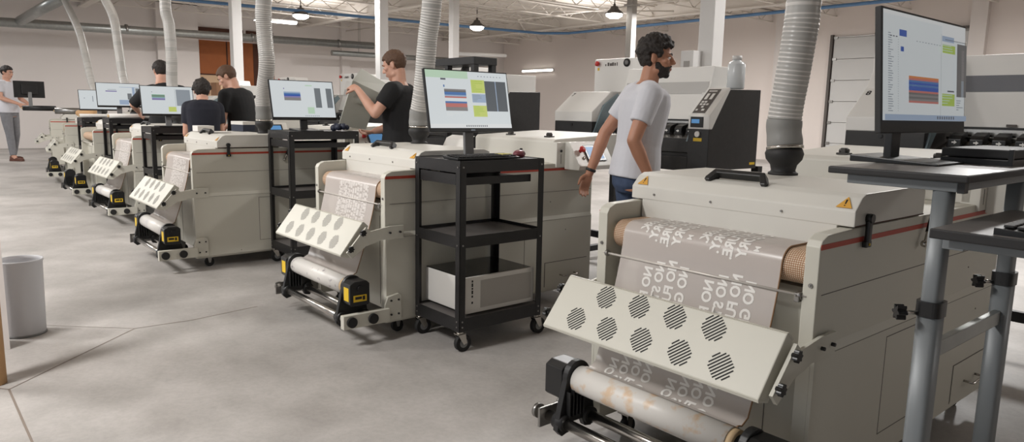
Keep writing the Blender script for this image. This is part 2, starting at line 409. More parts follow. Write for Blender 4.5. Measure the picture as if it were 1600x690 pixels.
    if takeup:
        for right in (True, False):
            s = 1 if right else -1; xo = 0 if right else -W
            lo = lambda a, c: (min(xo+s*a, xo+s*c), max(xo+s*a, xo+s*c))
            b = mb('paint' if right else 'steel'); x0, x1 = lo(.0, .03 if right else .012)
            b.prism([(-.02, .105), (.088, .105), (.088, .245), (.07, .258), (.0, .245), (-.02, .2)], x0, x1, bevel=.003)
            x2, x3 = lo(.012, .05) if right else lo(0, .012)
            b.prism([(-.285, .108), (.0, .108), (.0, .184), (-.285, .184)], x2, x3, bevel=.003)
            for yy in (.02, .068):
                for zz in (.14, .222): b.use('black'); b.cyl((xo+s*.03, yy, zz), (xo+s*.035, yy, zz), .006, 10)
            arm = b.build('rail_arm', t)
            for yy in (-.239, -.109):
                b = mb('rubber' if right else 'steel'); b.cyl((xo+s*.05, yy, .146), (xo+s*.066, yy, .146), .029, 20); b.build('end_cap', arm)
        for yy in (-.239, -.109):
            b = mb('chrome'); b.cyl((-W-.02, yy, .146), (.02, yy, .146), .021, 18); b.build('rail', t)
        for s, x in ((-1, -.815), (1, -.075)):
            b = mb('black'); cy, cz = TAKE
            prof = arc(cy, cz+.01, .062, -8, 188, 14)+[(-.262, .19), (-.275, .12), (-.25, .095), (-.215, .105), (-.2, .14), (-.145, .14), (-.128, .105), (-.095, .098), (-.075, .125), (-.085, .19)]
            b.prism(prof, x-.013, x+.013, bevel=.003)
            for yy in (-.239, -.109): b.cyl((x-.028, yy, .146), (x+.028, yy, .146), .033, 18)
            for k in range(5): b.box(x-s*.012-.022, x-s*.012+.022, -.235+.018*k, -.229+.018*k, .17, .28-.006*abs(k-2), .001)
            br = b.build('roll_bracket', t)
            xa, xb = (x-.105, x-.013) if s < 0 else (x+.013, x+.105)
            b = mb('black_plastic'); b.prism([(-.235, .235), (-.225, .225), (-.125, .225), (-.115, .235), (-.115, .345), (-.135, .362), (-.205, .362), (-.235, .345)], xa, xb, bevel=.005)
            b.cyl((xb if s > 0 else xa, cy, .318), ((xb if s > 0 else xa)+s*.008, cy, .318), .02, 18)
            mo = b.build('motor_housing', br)
            xo = xb if s > 0 else xa
            b = mb('yellow'); b.box(xa+.02, xa+.075, -.2362, -.235, .25, .325)
            b.box(min(xo, xo+s*.0012), max(xo, xo+s*.0012), -.215, -.135, .248, .285); b.use('black')
            b.box(min(xo, xo+s*.0016), max(xo, xo+s*.0016), -.205, -.165, .262, .277); b.box(min(xo, xo+s*.0016), max(xo, xo+s*.0016), -.16, -.145, .256, .279)
            b.build('caution_label', mo)
    # drawer, casters
    b = mb('paint'); b.box(.012, .0145, 1.22, 1.62, .125, .285, .001); b.use('door_dark'); b.box(.012, .0128, 1.214, 1.22, .12, .288); b.box(.012, .0128, 1.214, 1.62, .285, .289)
    dr = b.build('drawer', t)
    b = mb('chrome'); b.tube([(.014, 1.36, .19), (.045, 1.36, .188), (.05, 1.365, .188), (.05, 1.49, .188), (.045, 1.495, .188), (.014, 1.495, .19)], .005, 10); b.build('drawer_handle', dr)
    for x in (-.8, -.075):
        for y in (.12, 1.55):
            b = mb('steel'); b.box(x-.03, x+.03, y-.03, y+.03, .088, .1, .002); b.prism([(y-.02, .09), (y+.02, .09), (y+.008, .03), (y-.008, .03)], x-.017, x-.013); b.prism([(y-.02, .09), (y+.02, .09), (y+.008, .03), (y-.008, .03)], x+.013, x+.017)
            b.use('rubber'); b.cyl((x-.012, y, .036), (x+.012, y, .036), .036, 18); b.build('caster', t)
    return t

# ------------------------------------------------------------------ film web running over the conveyor, under the cover, onto the take-up roll
FX0, FX1 = -.775, -.125
def film_path(sag=0.0):
    cy, cz, r = ROLLER; r += .003
    p = [(.30, cz+r), (.2, cz+r), (cy+.06, cz+r)]+arc(cy, cz, r, 90, 175, 12)
    y0, z0 = p[-1]
    for k in range(1, 13):
        f = k/12; z = z0+(.372-z0)*f
        p.append((y0+(-.113-y0)*f**1.35-sag*math.sin(PI*f)*.4, z))
    p += arc(TAKE[0], TAKE[1], .056, 62, 90, 4)[0:]
    return p
FP = film_path(); FL = [0]
for _a, _b in zip(FP, FP[1:]): FL.append(FL[-1]+math.dist(_a, _b))
def film_at(u, v, off=.0009):
    """u across from the left edge, v along the film from its start"""
    v = max(0, min(v, FL[-1]-1e-5)); k = max(i for i in range(len(FL)-1) if FL[i] <= v)
    f = (v-FL[k])/(FL[k+1]-FL[k]); a, b = FP[k], FP[k+1]; d = (b[0]-a[0], b[1]-a[1]); l = math.hypot(*d)
    n = (d[1]/l, -d[0]/l)
    return (FX0+u, a[0]+d[0]*f+n[0]*off, a[1]+d[1]*f+n[1]*off)
def make_film(label, dark, letters, roll='roll_ink', core=True, rollr=.052, web=True):
    t = thing('printed_film', label, 'film')
    if web:
        b = mb('film'); b.loft([[(x, p[0], p[1]) for p in FP] for x in (FX0, FX1)], cap=False); b.slots = ['film']
        # loft closes the ring; drop the closing strip
        bad = [f for f in b.bm.faces if max(v.co.y for v in f.verts)-min(v.co.y for v in f.verts) > .25]
        bmesh.ops.delete(b.bm, geom=bad, context='FACES'); w = b.build('web', t)
        b = mb('edge_brown')
        b.tube([(FX1-.002, p[0], p[1]+.001) for p in FP], .0026, 6)
        b.build('edge_strip', w)
        letters(w)
    b = mb(roll); b.rev([(.03, 0), (rollr, .0005), (rollr, .655), (.03, .6555)], (-.795, TAKE[0], TAKE[1]), 36, (1, 0, 0)); r = b.build('roll', t)
    b = mb('core_card'); b.rev([(.0, 0), (.047, 0), (.047, .03), (0, .03)], (-.148, TAKE[0], TAKE[1]), 32, (1, 0, 0)); b.use('black'); b.cyl((-.82, TAKE[0], TAKE[1]), (-.075, TAKE[0], TAKE[1]), .033, 20); b.build('core', r)
    return t
def print_text(w):
    """mirror-image white lettering; lines run down the film, first line on the left"""
    for rep in range(3):
        for blk in range(2):
            bm_all = bmesh.new(); u0 = .092+.26*blk+(.052 if rep == 1 else 0); cv = (.189, .504, .862)[rep]
            for i, txt in enumerate(('NO RISK.', 'NO STORY.', 'NO FUTURE.', 'NO GLORY')):
                bm = text_bm(txt, .051, .0019); k_ = .94
                for v in bm.verts: v.co = Vector((u0+i*.051-v.co.y, cv+v.co.x*k_, 0))
                merge(bm_all, bm)
            bm = text_bm('M', .03, .0003)
            for v in bm.verts: v.co = Vector((u0+.202-v.co.y, cv+.085+v.co.x, 0))
            merge(bm_all, bm)
            wrap_film(bm_all, 'lettering', w, 'lettering')
def merge(a, b):
    me = bpy.data.meshes.new('m'); b.to_mesh(me); b.free(); a.from_mesh(me); bpy.data.meshes.remove(me)
def wrap_film(bm, name, parent, m):
    for k in range(1, int(FL[-1]/.012)):
        g = bm.verts[:]+bm.edges[:]+bm.faces[:]
        bmesh.ops.bisect_plane(bm, geom=g, plane_co=(0, k*.012, 0), plane_no=(0, 1, 0))
    bmesh.ops.delete(bm, geom=[v for v in bm.verts if v.co.y < .02 or v.co.y > FL[-1]-.02 or v.co.x > FX1-FX0-.01], context='VERTS')
    for v in bm.verts: v.co = Vector(film_at(v.co.x, v.co.y))
    me = bpy.data.meshes.new(name); bm.to_mesh(me); bm.free(); me.materials.append(MATS[m]); o = bpy.data.objects.new(name, me); COL.objects.link(o); o.parent = parent
def print_blotches(seed):
    """dense white graphics in irregular panels"""
    def f(w):
        rnd = random.Random(seed); bm = bmesh.new()
        def q(u0, u1, v0, v1): bm.faces.new([bm.verts.new(p) for p in ((u0, v0, 0), (u1, v0, 0), (u1, v1, 0), (u0, v1, 0))])
        u = .17
        while u < .62:
            wd = rnd.uniform(.004, .02); v = rnd.uniform(.0, .03)
            while v < .20:
                h = rnd.uniform(.02, .08)
                q(u, u+wd, v, min(v+h, .235)); v += h+rnd.uniform(.0, .008)
            u += wd+rnd.uniform(.0, .002)
        u = .2
        while u < .56:
            wd = rnd.uniform(.006, .03); v = .29+rnd.uniform(0, .01)
            while v < .52:
                h = rnd.uniform(.004, .035); q(u, u+wd, v, v+h); v += h+rnd.uniform(.002, .014)
            u += wd+rnd.uniform(.001, .008)
        wrap_film(bm, 'white_print', w, 'soft_print')
    return f
# ------------------------------------------------------------------ monitors (screen faces local +x, local y runs to the viewer's right)
def make_monitor(label, loc, w, h, z0, tilt, content, rz=0.0, bezel='black_plastic', brand=None, stand='flat', face=.0, on=True, chin=.02, dim=False, off=0.0):
    t = thing('monitor', label, 'monitor', loc, rz)
    ex = Vector((0, 1, 0)); ey = Vector((-math.sin(tilt), 0, math.cos(tilt)))
    M = frame((face, 0, z0), ex, ey)          # origin bottom centre of the case, x right, y up, z out of the screen
    b = mb(bezel); b.box(-w/2, w/2, 0, h, -.018, 0, .003, M); b.box(-w/2+.12, w/2-.12, .06, h-.06, -.045, -.016, .012, M); case = b.build('case', t)
    b = MB(); e = .007
    def rect(u0, u1, v0, v1, m, k):
        X0, X1 = -w/2+e+(w-2*e)*u0, -w/2+e+(w-2*e)*u1; Y1, Y0 = h-e-(h-e-chin)*v0, h-e-(h-e-chin)*v1
        b.use(m+('_dim' if dim else '')).quad([M @ Vector(p) for p in ((X0, Y0, k), (X1, Y0, k), (X1, Y1, k), (X0, Y1, k))])
    rect(0, 1, 0, 1, 'scr_white' if on else 'glass_black', .0006)
    for i, (u0, u1, v0, v1, m) in enumerate(content): rect(u0, u1, v0, v1, m, .0009+.00004*i)
    b.build('screen', t)
    if brand:
        text_obj('brand_text', brand, .013, M @ Matrix.Translation((0, chin*.45, .0006)), 'scr_line', case)
    b = mb('grey_plastic' if stand == 'post' else 'black_plastic')
    zc = z0+h*.35
    b.prism([(face-.052, .0), (face-.03, .0), (face-.022-math.sin(tilt)*h*.35, zc), (face-.045-math.sin(tilt)*h*.35, zc)], off-.03, off+.03, axis='y', bevel=.003)
    b.build('neck', t)
    b = mb('black_plastic')
    if stand == 'flat':
        b.prism([(-.115, 0), (.12, 0), (.12, .006), (-.02, .014), (-.115, .02)], off-.1, off+.1, axis='y', bevel=.003)
    else:
        b.prism([(face-.12, -.13), (face+.1, -.13), (face+.1, .13), (face-.12, .13)], 0, .012, axis='z', bevel=.004)
    b.build('base', t)
    return t
def lines(u0, u1, v0, v1, n, m, seed=1, lo=.3):
    r = random.Random(seed); o = []
    for k in range(n):
        v = v0+(v1-v0)*k/n; o.append((u0, u0+(u1-u0)*r.uniform(lo, 1), v, v+(v1-v0)/n*.35, m))
    return o
def bands(u0, u1, v0, v1, cols):
    n = len(cols); return [(u0, u1, v0+(v1-v0)*k/n, v0+(v1-v0)*(k+1)/n, c) for k, c in enumerate(cols)]
SCR1 = ([(0, 1, 0, .035, 'scr_strip'), (.68, 1, .035, .16, 'scr_strip'), (.17, .25, .155, .215, 'scr_navy'), (.185, .22, .31, .355, 'scr_navy'), (.68, .84, .13, .185, 'scr_lblue')]
        + lines(.05, .11, .2, .93, 34, 'scr_line', 3) + lines(.15, .155, .25, .93, 30, 'scr_line', 4, .9) + [(.06+.03*k, .078+.03*k, .225, .235, 'scr_text') for k in range(3)]
        + [(.35+.035*k, .365+.035*k, .235, .243, 'scr_line') for k in range(9)] + [(.655, .658, .12, .97, 'scr_line')]
        + bands(.265, .625, .575, .83, ['scr_orange', 'scr_red', 'scr_blue', 'scr_navy', 'scr_blue', 'scr_navy', 'scr_navy', 'scr_red', 'scr_dgrey', 'scr_grey', 'scr_dgrey', 'scr_grey', 'scr_red'])
        + [(.67, .84, .22, .305, 'scr_lime')] + lines(.67, .83, .225, .3, 3, 'scr_green', 5) + [(.67, .84, .72, .845, 'scr_lime')] + lines(.67, .83, .73, .84, 4, 'scr_green', 6) + [(.74, .83, .685, .7, 'scr_text')]
        + [(.865, 1, .19, .745, 'scr_dgrey'), (.93, .965, .25, .56, 'scr_grey'), (.93, .965, .57, .745, 'scr_line')] + lines(.93, .965, .26, .56, 18, 'scr_dgrey', 8) + lines(.86, .96, .78, .9, 5, 'scr_line', 9)
        + [(.7+.02*k, .712+.02*k, .165, .175, 'scr_text') for k in range(14)] + [(0, 1, .945, 1, 'scr_mid' if False else 'scr_lblue')] + [(.6+.03*k, .615+.03*k, .955, .985, 'scr_text') for k in range(8)])
SCR2 = ([(0, .5, 0, .13, 'scr_green'), (.14, .5, .01, .05, 'scr_lgreen' if False else 'scr_green'), (.17, .23, .135, .165, 'scr_text'), (.195, .21, .25, .29, 'scr_blue')]
        + bands(.2, .46, .32, .475, ['scr_grey', 'scr_dgrey', 'scr_blue', 'scr_blue', 'scr_lblue', 'scr_red']) + bands(.2, .46, .535, .7, ['scr_blue', 'scr_red', 'scr_red', 'scr_grey', 'scr_grey'])
        + [(.53, .7, .14, .375, 'scr_yel'), (.53, .7, .395, .545, 'scr_lblue'), (.53, .7, .6, .8, 'scr_yel')] + lines(.54, .68, .16, .37, 6, 'scr_lime', 2) + lines(.54, .68, .41, .54, 5, 'scr_line', 12) + lines(.54, .68, .61, .79, 6, 'scr_lime', 13)
        + [(.7, .975, .155, .7, 'scr_dark'), (.835, .845, .155, .7, 'scr_lblue')] + lines(.2, .42, .74, .8, 3, 'scr_strip', 22) + [(.5+.025*k, .512+.025*k, .955, .98, 'scr_text') for k in range(11)] + [(0, 1, .93, 1, 'scr_lblue' if False else 'scr_strip')] + [(.42+.025*k, .432+.025*k, .95, .98, 'scr_text') for k in range(11)]
        + [(.62+.04*k, .635+.04*k, .07, .085, 'scr_line') for k in range(8)])
SCR3 = ([(.2, .215, .2, .235, 'scr_purple')] + bands(.2, .46, .3, .54, ['scr_lblue', 'scr_blue', 'scr_navy', 'scr_purple', 'scr_grey', 'scr_grey'])
        + [(.69, .79, .18, .73, 'scr_mid'), (.88, .975, .18, .73, 'scr_mid'), (.55, .66, .72, .9, 'scr_lime' if False else 'scr_green'), (.55, .66, .1, .13, 'scr_green')] + [(.5+.03*k, .515+.03*k, .95, .975, 'scr_line') for k in range(8)])
SCR4 = ([(.2, .215, .2, .22, 'scr_text')] + bands(.2, .45, .3, .5, ['scr_lgreen', 'scr_grey', 'scr_lgreen', 'scr_lblue', 'scr_purple', 'scr_purple']) + [(.645, .65, .08, .72, 'scr_line'), (.67, .95, .1, .7, 'scr_lblue' if False else 'scr_strip'), (.67, .95, .1, .7, 'scr_line'), (.5, .65, .74, .92, 'scr_yel')])
SCR5 = ([(.2, .46, .33, .38, 'scr_purple'), (.25, .45, .27, .29, 'scr_line'), (.52, .98, .15, .17, 'scr_lblue'), (.7, .8, .44, .72, 'scr_mid'), (.9, .98, .2, .72, 'scr_mid'), (.82, .88, .15, .72, 'scr_lblue'), (.5, .72, .74, .95, 'scr_lblue')])
SCR6 = ([(.12, .15, .4, .44, 'scr_line'), (.34, .36, .3, .6, 'scr_line'), (.5, .9, .3, .34, 'scr_line')])

# ------------------------------------------------------------------ steel trolleys
def make_cart(label, loc, sx, sy, zt, zmid, zlow, tray=True, worn=False):
    """open trolley: four angle legs, three shelves with lips, casters; local origin on the floor at its near left corner"""
    t = thing('steel_trolley', label, 'trolley', loc)
    L = .04
    for i, (x, y) in enumerate(((0, 0), (sx, 0), (0, sy), (sx, sy))):
        b = mb('cart_black'); dx = 1 if x == 0 else -1; dy = 1 if y == 0 else -1
        b.box(min(x, x+dx*L), max(x, x+dx*L), min(y, y+dy*.004), max(y, y+dy*.004), .113, zt-.005, .001)
        b.box(min(x, x+dx*.004), max(x, x+dx*.004), min(y, y+dy*L), max(y, y+dy*L), .113, zt-.005, .001)
        for z in (.14, .17, zmid-.03, zt-.03): 
            b.use('steel'); b.cyl((x+dx*.02, y-dy*.001, z), (x+dx*.02, y-dy*.004, z), .005, 8); b.cyl((x-dx*.001, y+dy*.02, z), (x-dx*.004, y+dy*.02, z), .005, 8)
        b.build('leg', t)
        c = mb('chrome'); cx, cy = x+dx*.02, y+dy*.02
        c.cyl((cx, cy, .122), (cx, cy, .098), .02, 14)
        for q in (-1, 1): c.prism([(cy-.026, .104), (cy+.024, .104), (cy+.034, .046), (cy+.012, .04)], min(cx+q*.018, cx+q*.021), max(cx+q*.018, cx+q*.021))
        c.box(cx-.021, cx+.021, cy-.026, cy+.024, .098, .106, .002)
        c.use('rubber'); c.cyl((cx-.014, cy+.018, .048), (cx+.014, cy+.018, .048), .048, 24); c.use('grey_plastic'); c.cyl((cx-.0148, cy+.018, .048), (cx+.0148, cy+.018, .048), .026, 16)
        c.build('caster', t)
    for nm, z, lip in (('top', zt, -.045), ('shelf', zmid, -.045), ('shelf', zlow, .045)):
        b = mb('cart_black'); z1 = z
        b.use('shelf_top' if nm != 'top' else 'cart_black')
        b.box(.004, sx-.004, .004, sy-.004, z1-.003, z1)
        b.use('cart_black'); a0, a1 = (z1-.06, z1+.004) if nm != 'shelf' or lip > 0 else (z1-.045, z1+.018)
        if lip > 0: z1 = z; a0, a1 = z1-.07, z1+.003
        for q in ((.001, sx-.001, .001, .004), (.001, sx-.001, sy-.004, sy-.001), (.001, .004, .001, sy-.001), (sx-.004, sx-.001, .001, sy-.001)): b.box(*q, a0, a1)
        b.build(nm, t)
    if tray:
        b = mb('cart_black'); b.box(.05, sx-.05, .02, sy-.06, zt-.115, zt-.105); b.box(.05, sx-.05, .018, .022, zt-.125, zt-.085); b.box(sx-.052, sx-.046, .02, sy-.06, zt-.13, zt-.088); b.box(.046, .052, .02, sy-.06, zt-.13, zt-.088)
        b.box(.045, sx-.05, .006, .012, zt-.125, zt-.068); b.build('pull_out_tray', t)
        b = mb('black_plastic'); b.box(-.004, .03, .17, .21, zt-.125, zt-.065, .003); b.use('pc_white'); b.box(.03, .06, .02, .024, zt-.11, zt-.08, .001); b.build('tray_clip', t)
    return t

# ------------------------------------------------------------------ flexible exhaust ducts
def smooth_path(pts, step=.006):
    pts = [Vector(p) for p in pts]; P = [pts[0]*2-pts[1]]+pts+[pts[-1]*2-pts[-2]]; out = []
    for i in range(1, len(P)-2):
        n = max(2, int((P[i+1]-P[i]).length/step))
        for k in range(n):
            t = k/n; a, b, c, d = P[i-1], P[i], P[i+1], P[i+2]
            out.append(.5*((2*b)+(-a+c)*t+(2*a-5*b+4*c-d)*t*t+(-a+3*b-3*c+d)*t**3))
    return out+[pts[-1]]
def make_duct(label, base, pts, r=.066, n=20, step=.007, cuff=.105, pitch=.0165):
    t = thing('flexible_duct', label, 'duct', base)
    bx, by, bz = base
    b = mb('black_soft'); b.rev([(.058, 0), (.058, .008), (.05, .012), (.047, .018), (.052, .04), (.07, .062), (.075, .085), (.068, .105), (.055, .112)], (0, 0, 0), 28); b.build('rubber_boot', t)
    loc = [Vector(p)-Vector(base) for p in pts]
    b = mb('chrome'); d = (loc[1]-loc[0]).normalized(); b.rev([(r-.006, 0), (r+.006, .001), (r+.006, .012), (r-.006, .013)], loc[0]-d*.012, 28, d); b.build('hose_clamp', t)
    path = smooth_path(loc, step); L = [0]
    for p, q in zip(path, path[1:]): L.append(L[-1]+(q-p).length)
    k = next((i for i, l in enumerate(L) if l > cuff), 3)
    b = mb('duct_grey'); b.tube(path[:k+1], r+.001, n, radii=[r+.002+.0012*math.sin(l*90) for l in L[:k+1]]); b.build('cuff', t)
    b = mb('duct_plastic'); pp, ll = path[k:], L[k:]
    rad = [r*(1-.035*(0.5-0.5*math.cos(2*PI*l/pitch))+.012*math.sin(l*23)*math.sin(l*9)) for l in ll]
    b.tube(pp, r, n, radii=rad)
    if 'duct_wire' not in b.slots: b.slots.append('duct_wire')
    fl = b.bm.faces; fl.ensure_lookup_table()
    for i in range(len(pp)-1):
        w = (ll[i] % pitch)/pitch
        if w < .22:
            for j in range(n): fl[i*n+j].material_index = 1
    h = b.build('hose', t)
    return t

# ------------------------------------------------------------------ printers (front faces local -y; origin on the floor at the front left corner)
PW = 1.54; MW = .17
def make_printer(label, loc, rz=0.0, number=None, band='glass_band', tail=True):
    t = thing('film_printer', label, 'printer', loc, rz)
    b = mb('black')
    for x in (.05, PW-.05):
        for y in (.1, .72): b.box(x-.03, x+.03, y-.03, y+.03, .06, .92, .003)
        b.box(x-.03, x+.03, .06, .76, .06, .11, .003)
    b.box(.05, PW-.05, .39, .43, .2, .26, .003); b.build('stand', t)
    b = mb('powder_black')
    b.box(0, PW-MW-.02, .03, .7, .9, 1.095, .004); b.box(0, .43, .0, .5, 1.09, 1.226, .004); b.box(0, .43, -.004, .03, .96, 1.084, .004)
    b.box(.43, PW-MW, .01, .05, 1.03, 1.13, .003); b.box(.43, PW-MW, .0, .3, .9, 1.0, .003)
    b.build('body', t)
    b = mb('printer_white'); b.prism([(.0, 1.226), (.0, 1.305), (.215, 1.472)]+([(.6, 1.48)] if tail else [(.31, 1.60), (.35, 1.645), (.6, 1.65)])+[(.6, 1.226)], -.005, .428, bevel=.006); cov = b.build('left_cover', t)
    if number:
        text_obj('number', number, .058, frame((.032, .18, 1.4455), (1, 0, 0), (0, .215, .167)), 'black', cov, .001)
    b = mb('black'); b.cyl((.2, -.006, 1.2), (.2, -.0, 1.2), .012, 12); b.build('lock', cov)
    # right hand module: black cabinet with a white sloping key panel
    b = mb('powder_black'); b.prism([(.0, .912), (.0, 1.215), (.05, 1.30), (.212, 1.478), (.62, 1.487), (.62, .912)], PW-MW, PW, bevel=.004); cab = b.build('side_cabinet', t)
    b = mb('yellow'); b.box(PW, PW+.001, .53, .60, .94, .958); b.build('caution_label', cab)
    b = mb('printer_white'); b.prism([(-.006, 1.20), (-.006, 1.296), (.207, 1.492), (.225, 1.48), (.09, 1.29), (.03, 1.20)], PW-MW, PW+.004, bevel=.004); kp = b.build('key_panel', t)
    M = frame((PW-.1, .1005, 1.3942), (1, 0, 0), (0, .213, .196))
    b = mb('grey_plastic'); b.box(-.052, .052, -.125, .125, 0, .0025, .001, M); b.use('door_dark'); b.box(-.05, .05, -.123, .123, .0025, .003, 0, M); pl = b.build('key_field', kp)
    for cx, cy, w, h in [(-.022, .045, .022, .06), (.02, .045, .022, .06)]+[(-.026+.026*(k % 3), -.012-.026*(k//3), .018, .016) for k in (0, 1, 3, 4, 5, 7)]+[(-.03, -.095, .016, .016), (.02, -.095, .022, .018)]:
        b = mb('printer_white'); b.box(cx-w/2, cx+w/2, cy-h/2, cy+h/2, .003, .006, .001, M); b.build('key', pl)
    b = mb('printer_white'); b.box(-.036, .03, .098, .108, .003, .0034, 0, M); b.build('key_caption', pl)
    b = mb('black_plastic'); b.box(PW-.15, PW-.045, -.011, -.005, 1.212, 1.285, .003); b.use('lcd_blue'); b.box(PW-.14, PW-.075, -.0118, -.011, 1.24, 1.268); b.build('temperature_display', t)
    b = mb('printer_white'); b.cyl((PW-.09, .0, 1.165), (PW-.09, -.012, 1.165), .02, 18); b.use('yellow'); b.box(PW-.125, PW-.055, -.002, .0, 1.115, 1.138); b.build('dial', t)
    # carriage bridge: white hood with grey window, open platen with pinch rollers
    b = mb('printer_white')
    b.prism([(.30, 1.262), (.36, 1.44), (.42, 1.66), (.80, 1.66), (.80, 1.262)], .43, PW-.27, bevel=.006); hd = b.build('bridge_hood', t)
    b = mb(band); sl = lambda z: .36+(z-1.44)*.06/.22-.001
    b.prism([(sl(1.455), 1.455), (sl(1.545), 1.545), (sl(1.545)-.002, 1.545), (sl(1.455)-.002, 1.455)], .45, PW-.29); b.build('window', hd)
    b = mb('black'); b.box(.44, PW-.28, .292, .3, 1.25, 1.262); b.use('door_dark'); b.box(.72, .77, .29, .296, 1.266, 1.28, .002); b.build('hood_edge', hd)
    b = mb('printer_white'); b.box(PW-.275, PW-MW+.002, .28, .6, 1.1, 1.46, .004); b.build('bridge_end', t)
    b = mb('chrome'); b.prism([(.04, 1.10), (.30, 1.17), (.30, 1.185), (.04, 1.12)], .45, PW-MW-.02, bevel=.002); b.box(.45, PW-MW-.02, .3, .33, 1.17, 1.25); b.build('platen', t)
    b = mb('steel'); b.cyl((.45, .26, 1.2), (PW-MW-.02, .26, 1.2), .008, 10); b.build('pinch_bar', t)
    for k in range(8):
        x = .52+k*.105
        b = mb('black_plastic'); b.prism([(.17, 1.155), (.17, 1.195), (.19, 1.215), (.27, 1.235), (.27, 1.18)], x-.032, x+.032, bevel=.004); b.use('rubber'); b.cyl((x-.038, .185, 1.158), (x+.038, .185, 1.158), .012, 12)
        b.use('printer_white'); M2 = frame((x, .1685, 1.178), (1, 0, 0), (0, 0, 1)); b.quad([M2 @ Vector(p) for p in ((-.012, -.004, .0005), (.0, -.004, .0005), (.0, .004, .0005), (-.012, .004, .0005))]); vs = [b.bm.verts.new(M2 @ Vector(p)) for p in ((.0, -.011, .0005), (.014, 0, .0005), (.0, .011, .0005))]; f = b.bm.faces.new(vs); f.material_index = b.cur
        b.build('pinch_roller', t)
    b = mb('glass_blue')
    for x in (.435, PW-MW-.012): b = mb('glass_blue'); b.prism([(.0, 1.11), (.03, 1.11), (.32, 1.42), (.29, 1.46), (.12, 1.36)], x-.006, x+.006, bevel=.002); b.build('side_glass', t)
    # electronics box at the back
    b = mb('printer_white'); b.box(-.15, .31, .62, .84, 1.22, 1.775, .008); tail and b.prism([(.30, 1.775), (.5, 1.765), (.56, 1.66), (.30, 1.66)], .62, .84, axis='y', bevel=.006); eb = b.build('electronics_box', t)
    b = mb('estop'); b.rev([(.012, 0), (.012, .012), (.022, .015), (.022, .03), (.001, .034)], (-.1, .62, 1.735), 16, (0, -1, 0)); b.build('stop_button', eb)
    b = mb('yellow'); b.box(-.112, -.09, .618, .62, 1.675, 1.7); b.build('warning_label', eb)
    b = mb('black'); b.rev([(.036, 0), (.036, .008), (.001, .009)], (.235, .62, 1.735), 24, (0, -1, 0)); b.use('grey_plastic'); b.rev([(.02, .0092), (.02, .011), (.001, .0115)], (.235, .62, 1.735), 20, (0, -1, 0)); b.build('round_meter', eb)
    b = mb('door_dark')
    for k, (w_, h_) in enumerate(((.012, .018), (.02, .03), (.024, .024), (.02, .03), (.016, .026), (.01, .03))): b.box(-.02+.027*k, -.02+.027*k+w_, .6185, .62, 1.712, 1.712+h_)
    b.build('brand_mark', eb)
    return t
# ------------------------------------------------------------------ people: closed shells fused into one continuous skin by a voxel remesh
def fuse(b, name, parent, m, voxel, smooth=2):
    me = bpy.data.meshes.new('f'); b.bm.to_mesh(me); b.bm.free()
    o = bpy.data.objects.new('f', me); COL.objects.link(o)
    r = o.modifiers.new('r', 'REMESH'); r.mode = 'VOXEL'; r.voxel_size = voxel
    if smooth:
        s = o.modifiers.new('s', 'SMOOTH'); s.factor = .5; s.iterations = smooth
    dg = bpy.context.evaluated_depsgraph_get(); new = bpy.data.meshes.new_from_object(o.evaluated_get(dg)); bpy.data.objects.remove(o); bpy.data.meshes.remove(me)
    new.name = name; new.materials.clear(); new.materials.append(MATS[m]); new.polygons.foreach_set('use_smooth', [True]*len(new.polygons))
    q = bpy.data.objects.new(name, new); COL.objects.link(q); q.parent = parent
    return q
def limb(b, pts, radii, n=14):
    """tapered chain with round joints"""
    for (p, r), (q, s) in zip(zip(pts, radii), zip(pts[1:], radii[1:])):
        p, q = Vector(p), Vector(q); b.cyl(p, q, r, n, s)
    for p, r in zip(pts, radii): b.ball(p, r, n)
def ring(c, rx, ry, M, n=24, pw=2.3):
    out = []
    for k in range(n):
        a = 2*PI*k/n; ca, sa = math.cos(a), math.sin(a)
        x = math.copysign(abs(ca)**(2/pw), ca)*rx; y = math.copysign(abs(sa)**(2/pw), sa)*ry
        out.append(M @ (Vector(c)+Vector((x, y, 0))))
    return out
def hand(b, wrist, d, side, palm_n, curl=.5, s=1.0):
    """d: from wrist to knuckles, palm_n: palm normal, side: +1 when the thumb leaves along d x palm_n"""
    d = Vector(d).normalized(); n = Vector(palm_n); n = (n-d*n.dot(d)).normalized(); w = d.cross(n)*side   # w: towards the thumb
    wr = Vector(wrist)
    R = Matrix((w, d, n)).transposed().to_4x4()
    b.ball(wr+d*.045*s, (.038*s, .052*s, .016*s), 14, R); b.ball(wr+d*.075*s, (.04*s, .026*s, .0145*s), 12, R); b.ball(wr+d*.005*s, (.027*s, .03*s, .021*s), 12, R)
    for k, (off, ln) in enumerate(((.029, .072), (.010, .081), (-.010, .075), (-.028, .058))):
        p = wr+d*.086*s+w*off*s; ang = 0; pts = [p-d*.02*s, p]; dirv = (d+w*off*2.2).normalized()
        for seg, fr in enumerate((.44, .32, .24)):
            ang += curl*(.55, .8, .6)[seg]; v = (dirv*math.cos(ang)+n*math.sin(ang)).normalized(); pts.append(pts[-1]+v*ln*fr*s)
        limb(b, pts, [.0098*s, .0098*s, .009*s, .0082*s, .0072*s], 10)
    p = wr+d*.022*s+w*.028*s; v1 = (d*.65+w*.7+n*.25).normalized(); v2 = (d*.85+w*.35+n*.4).normalized()
    limb(b, [p, p+v1*.034*s, p+v1*.034*s+v2*.03*s, p+v1*.034*s+v2*.03*s+(v2+n*curl*.4).normalized()*.024*s], [.0135*s, .0125*s, .0105*s, .0085*s], 10)
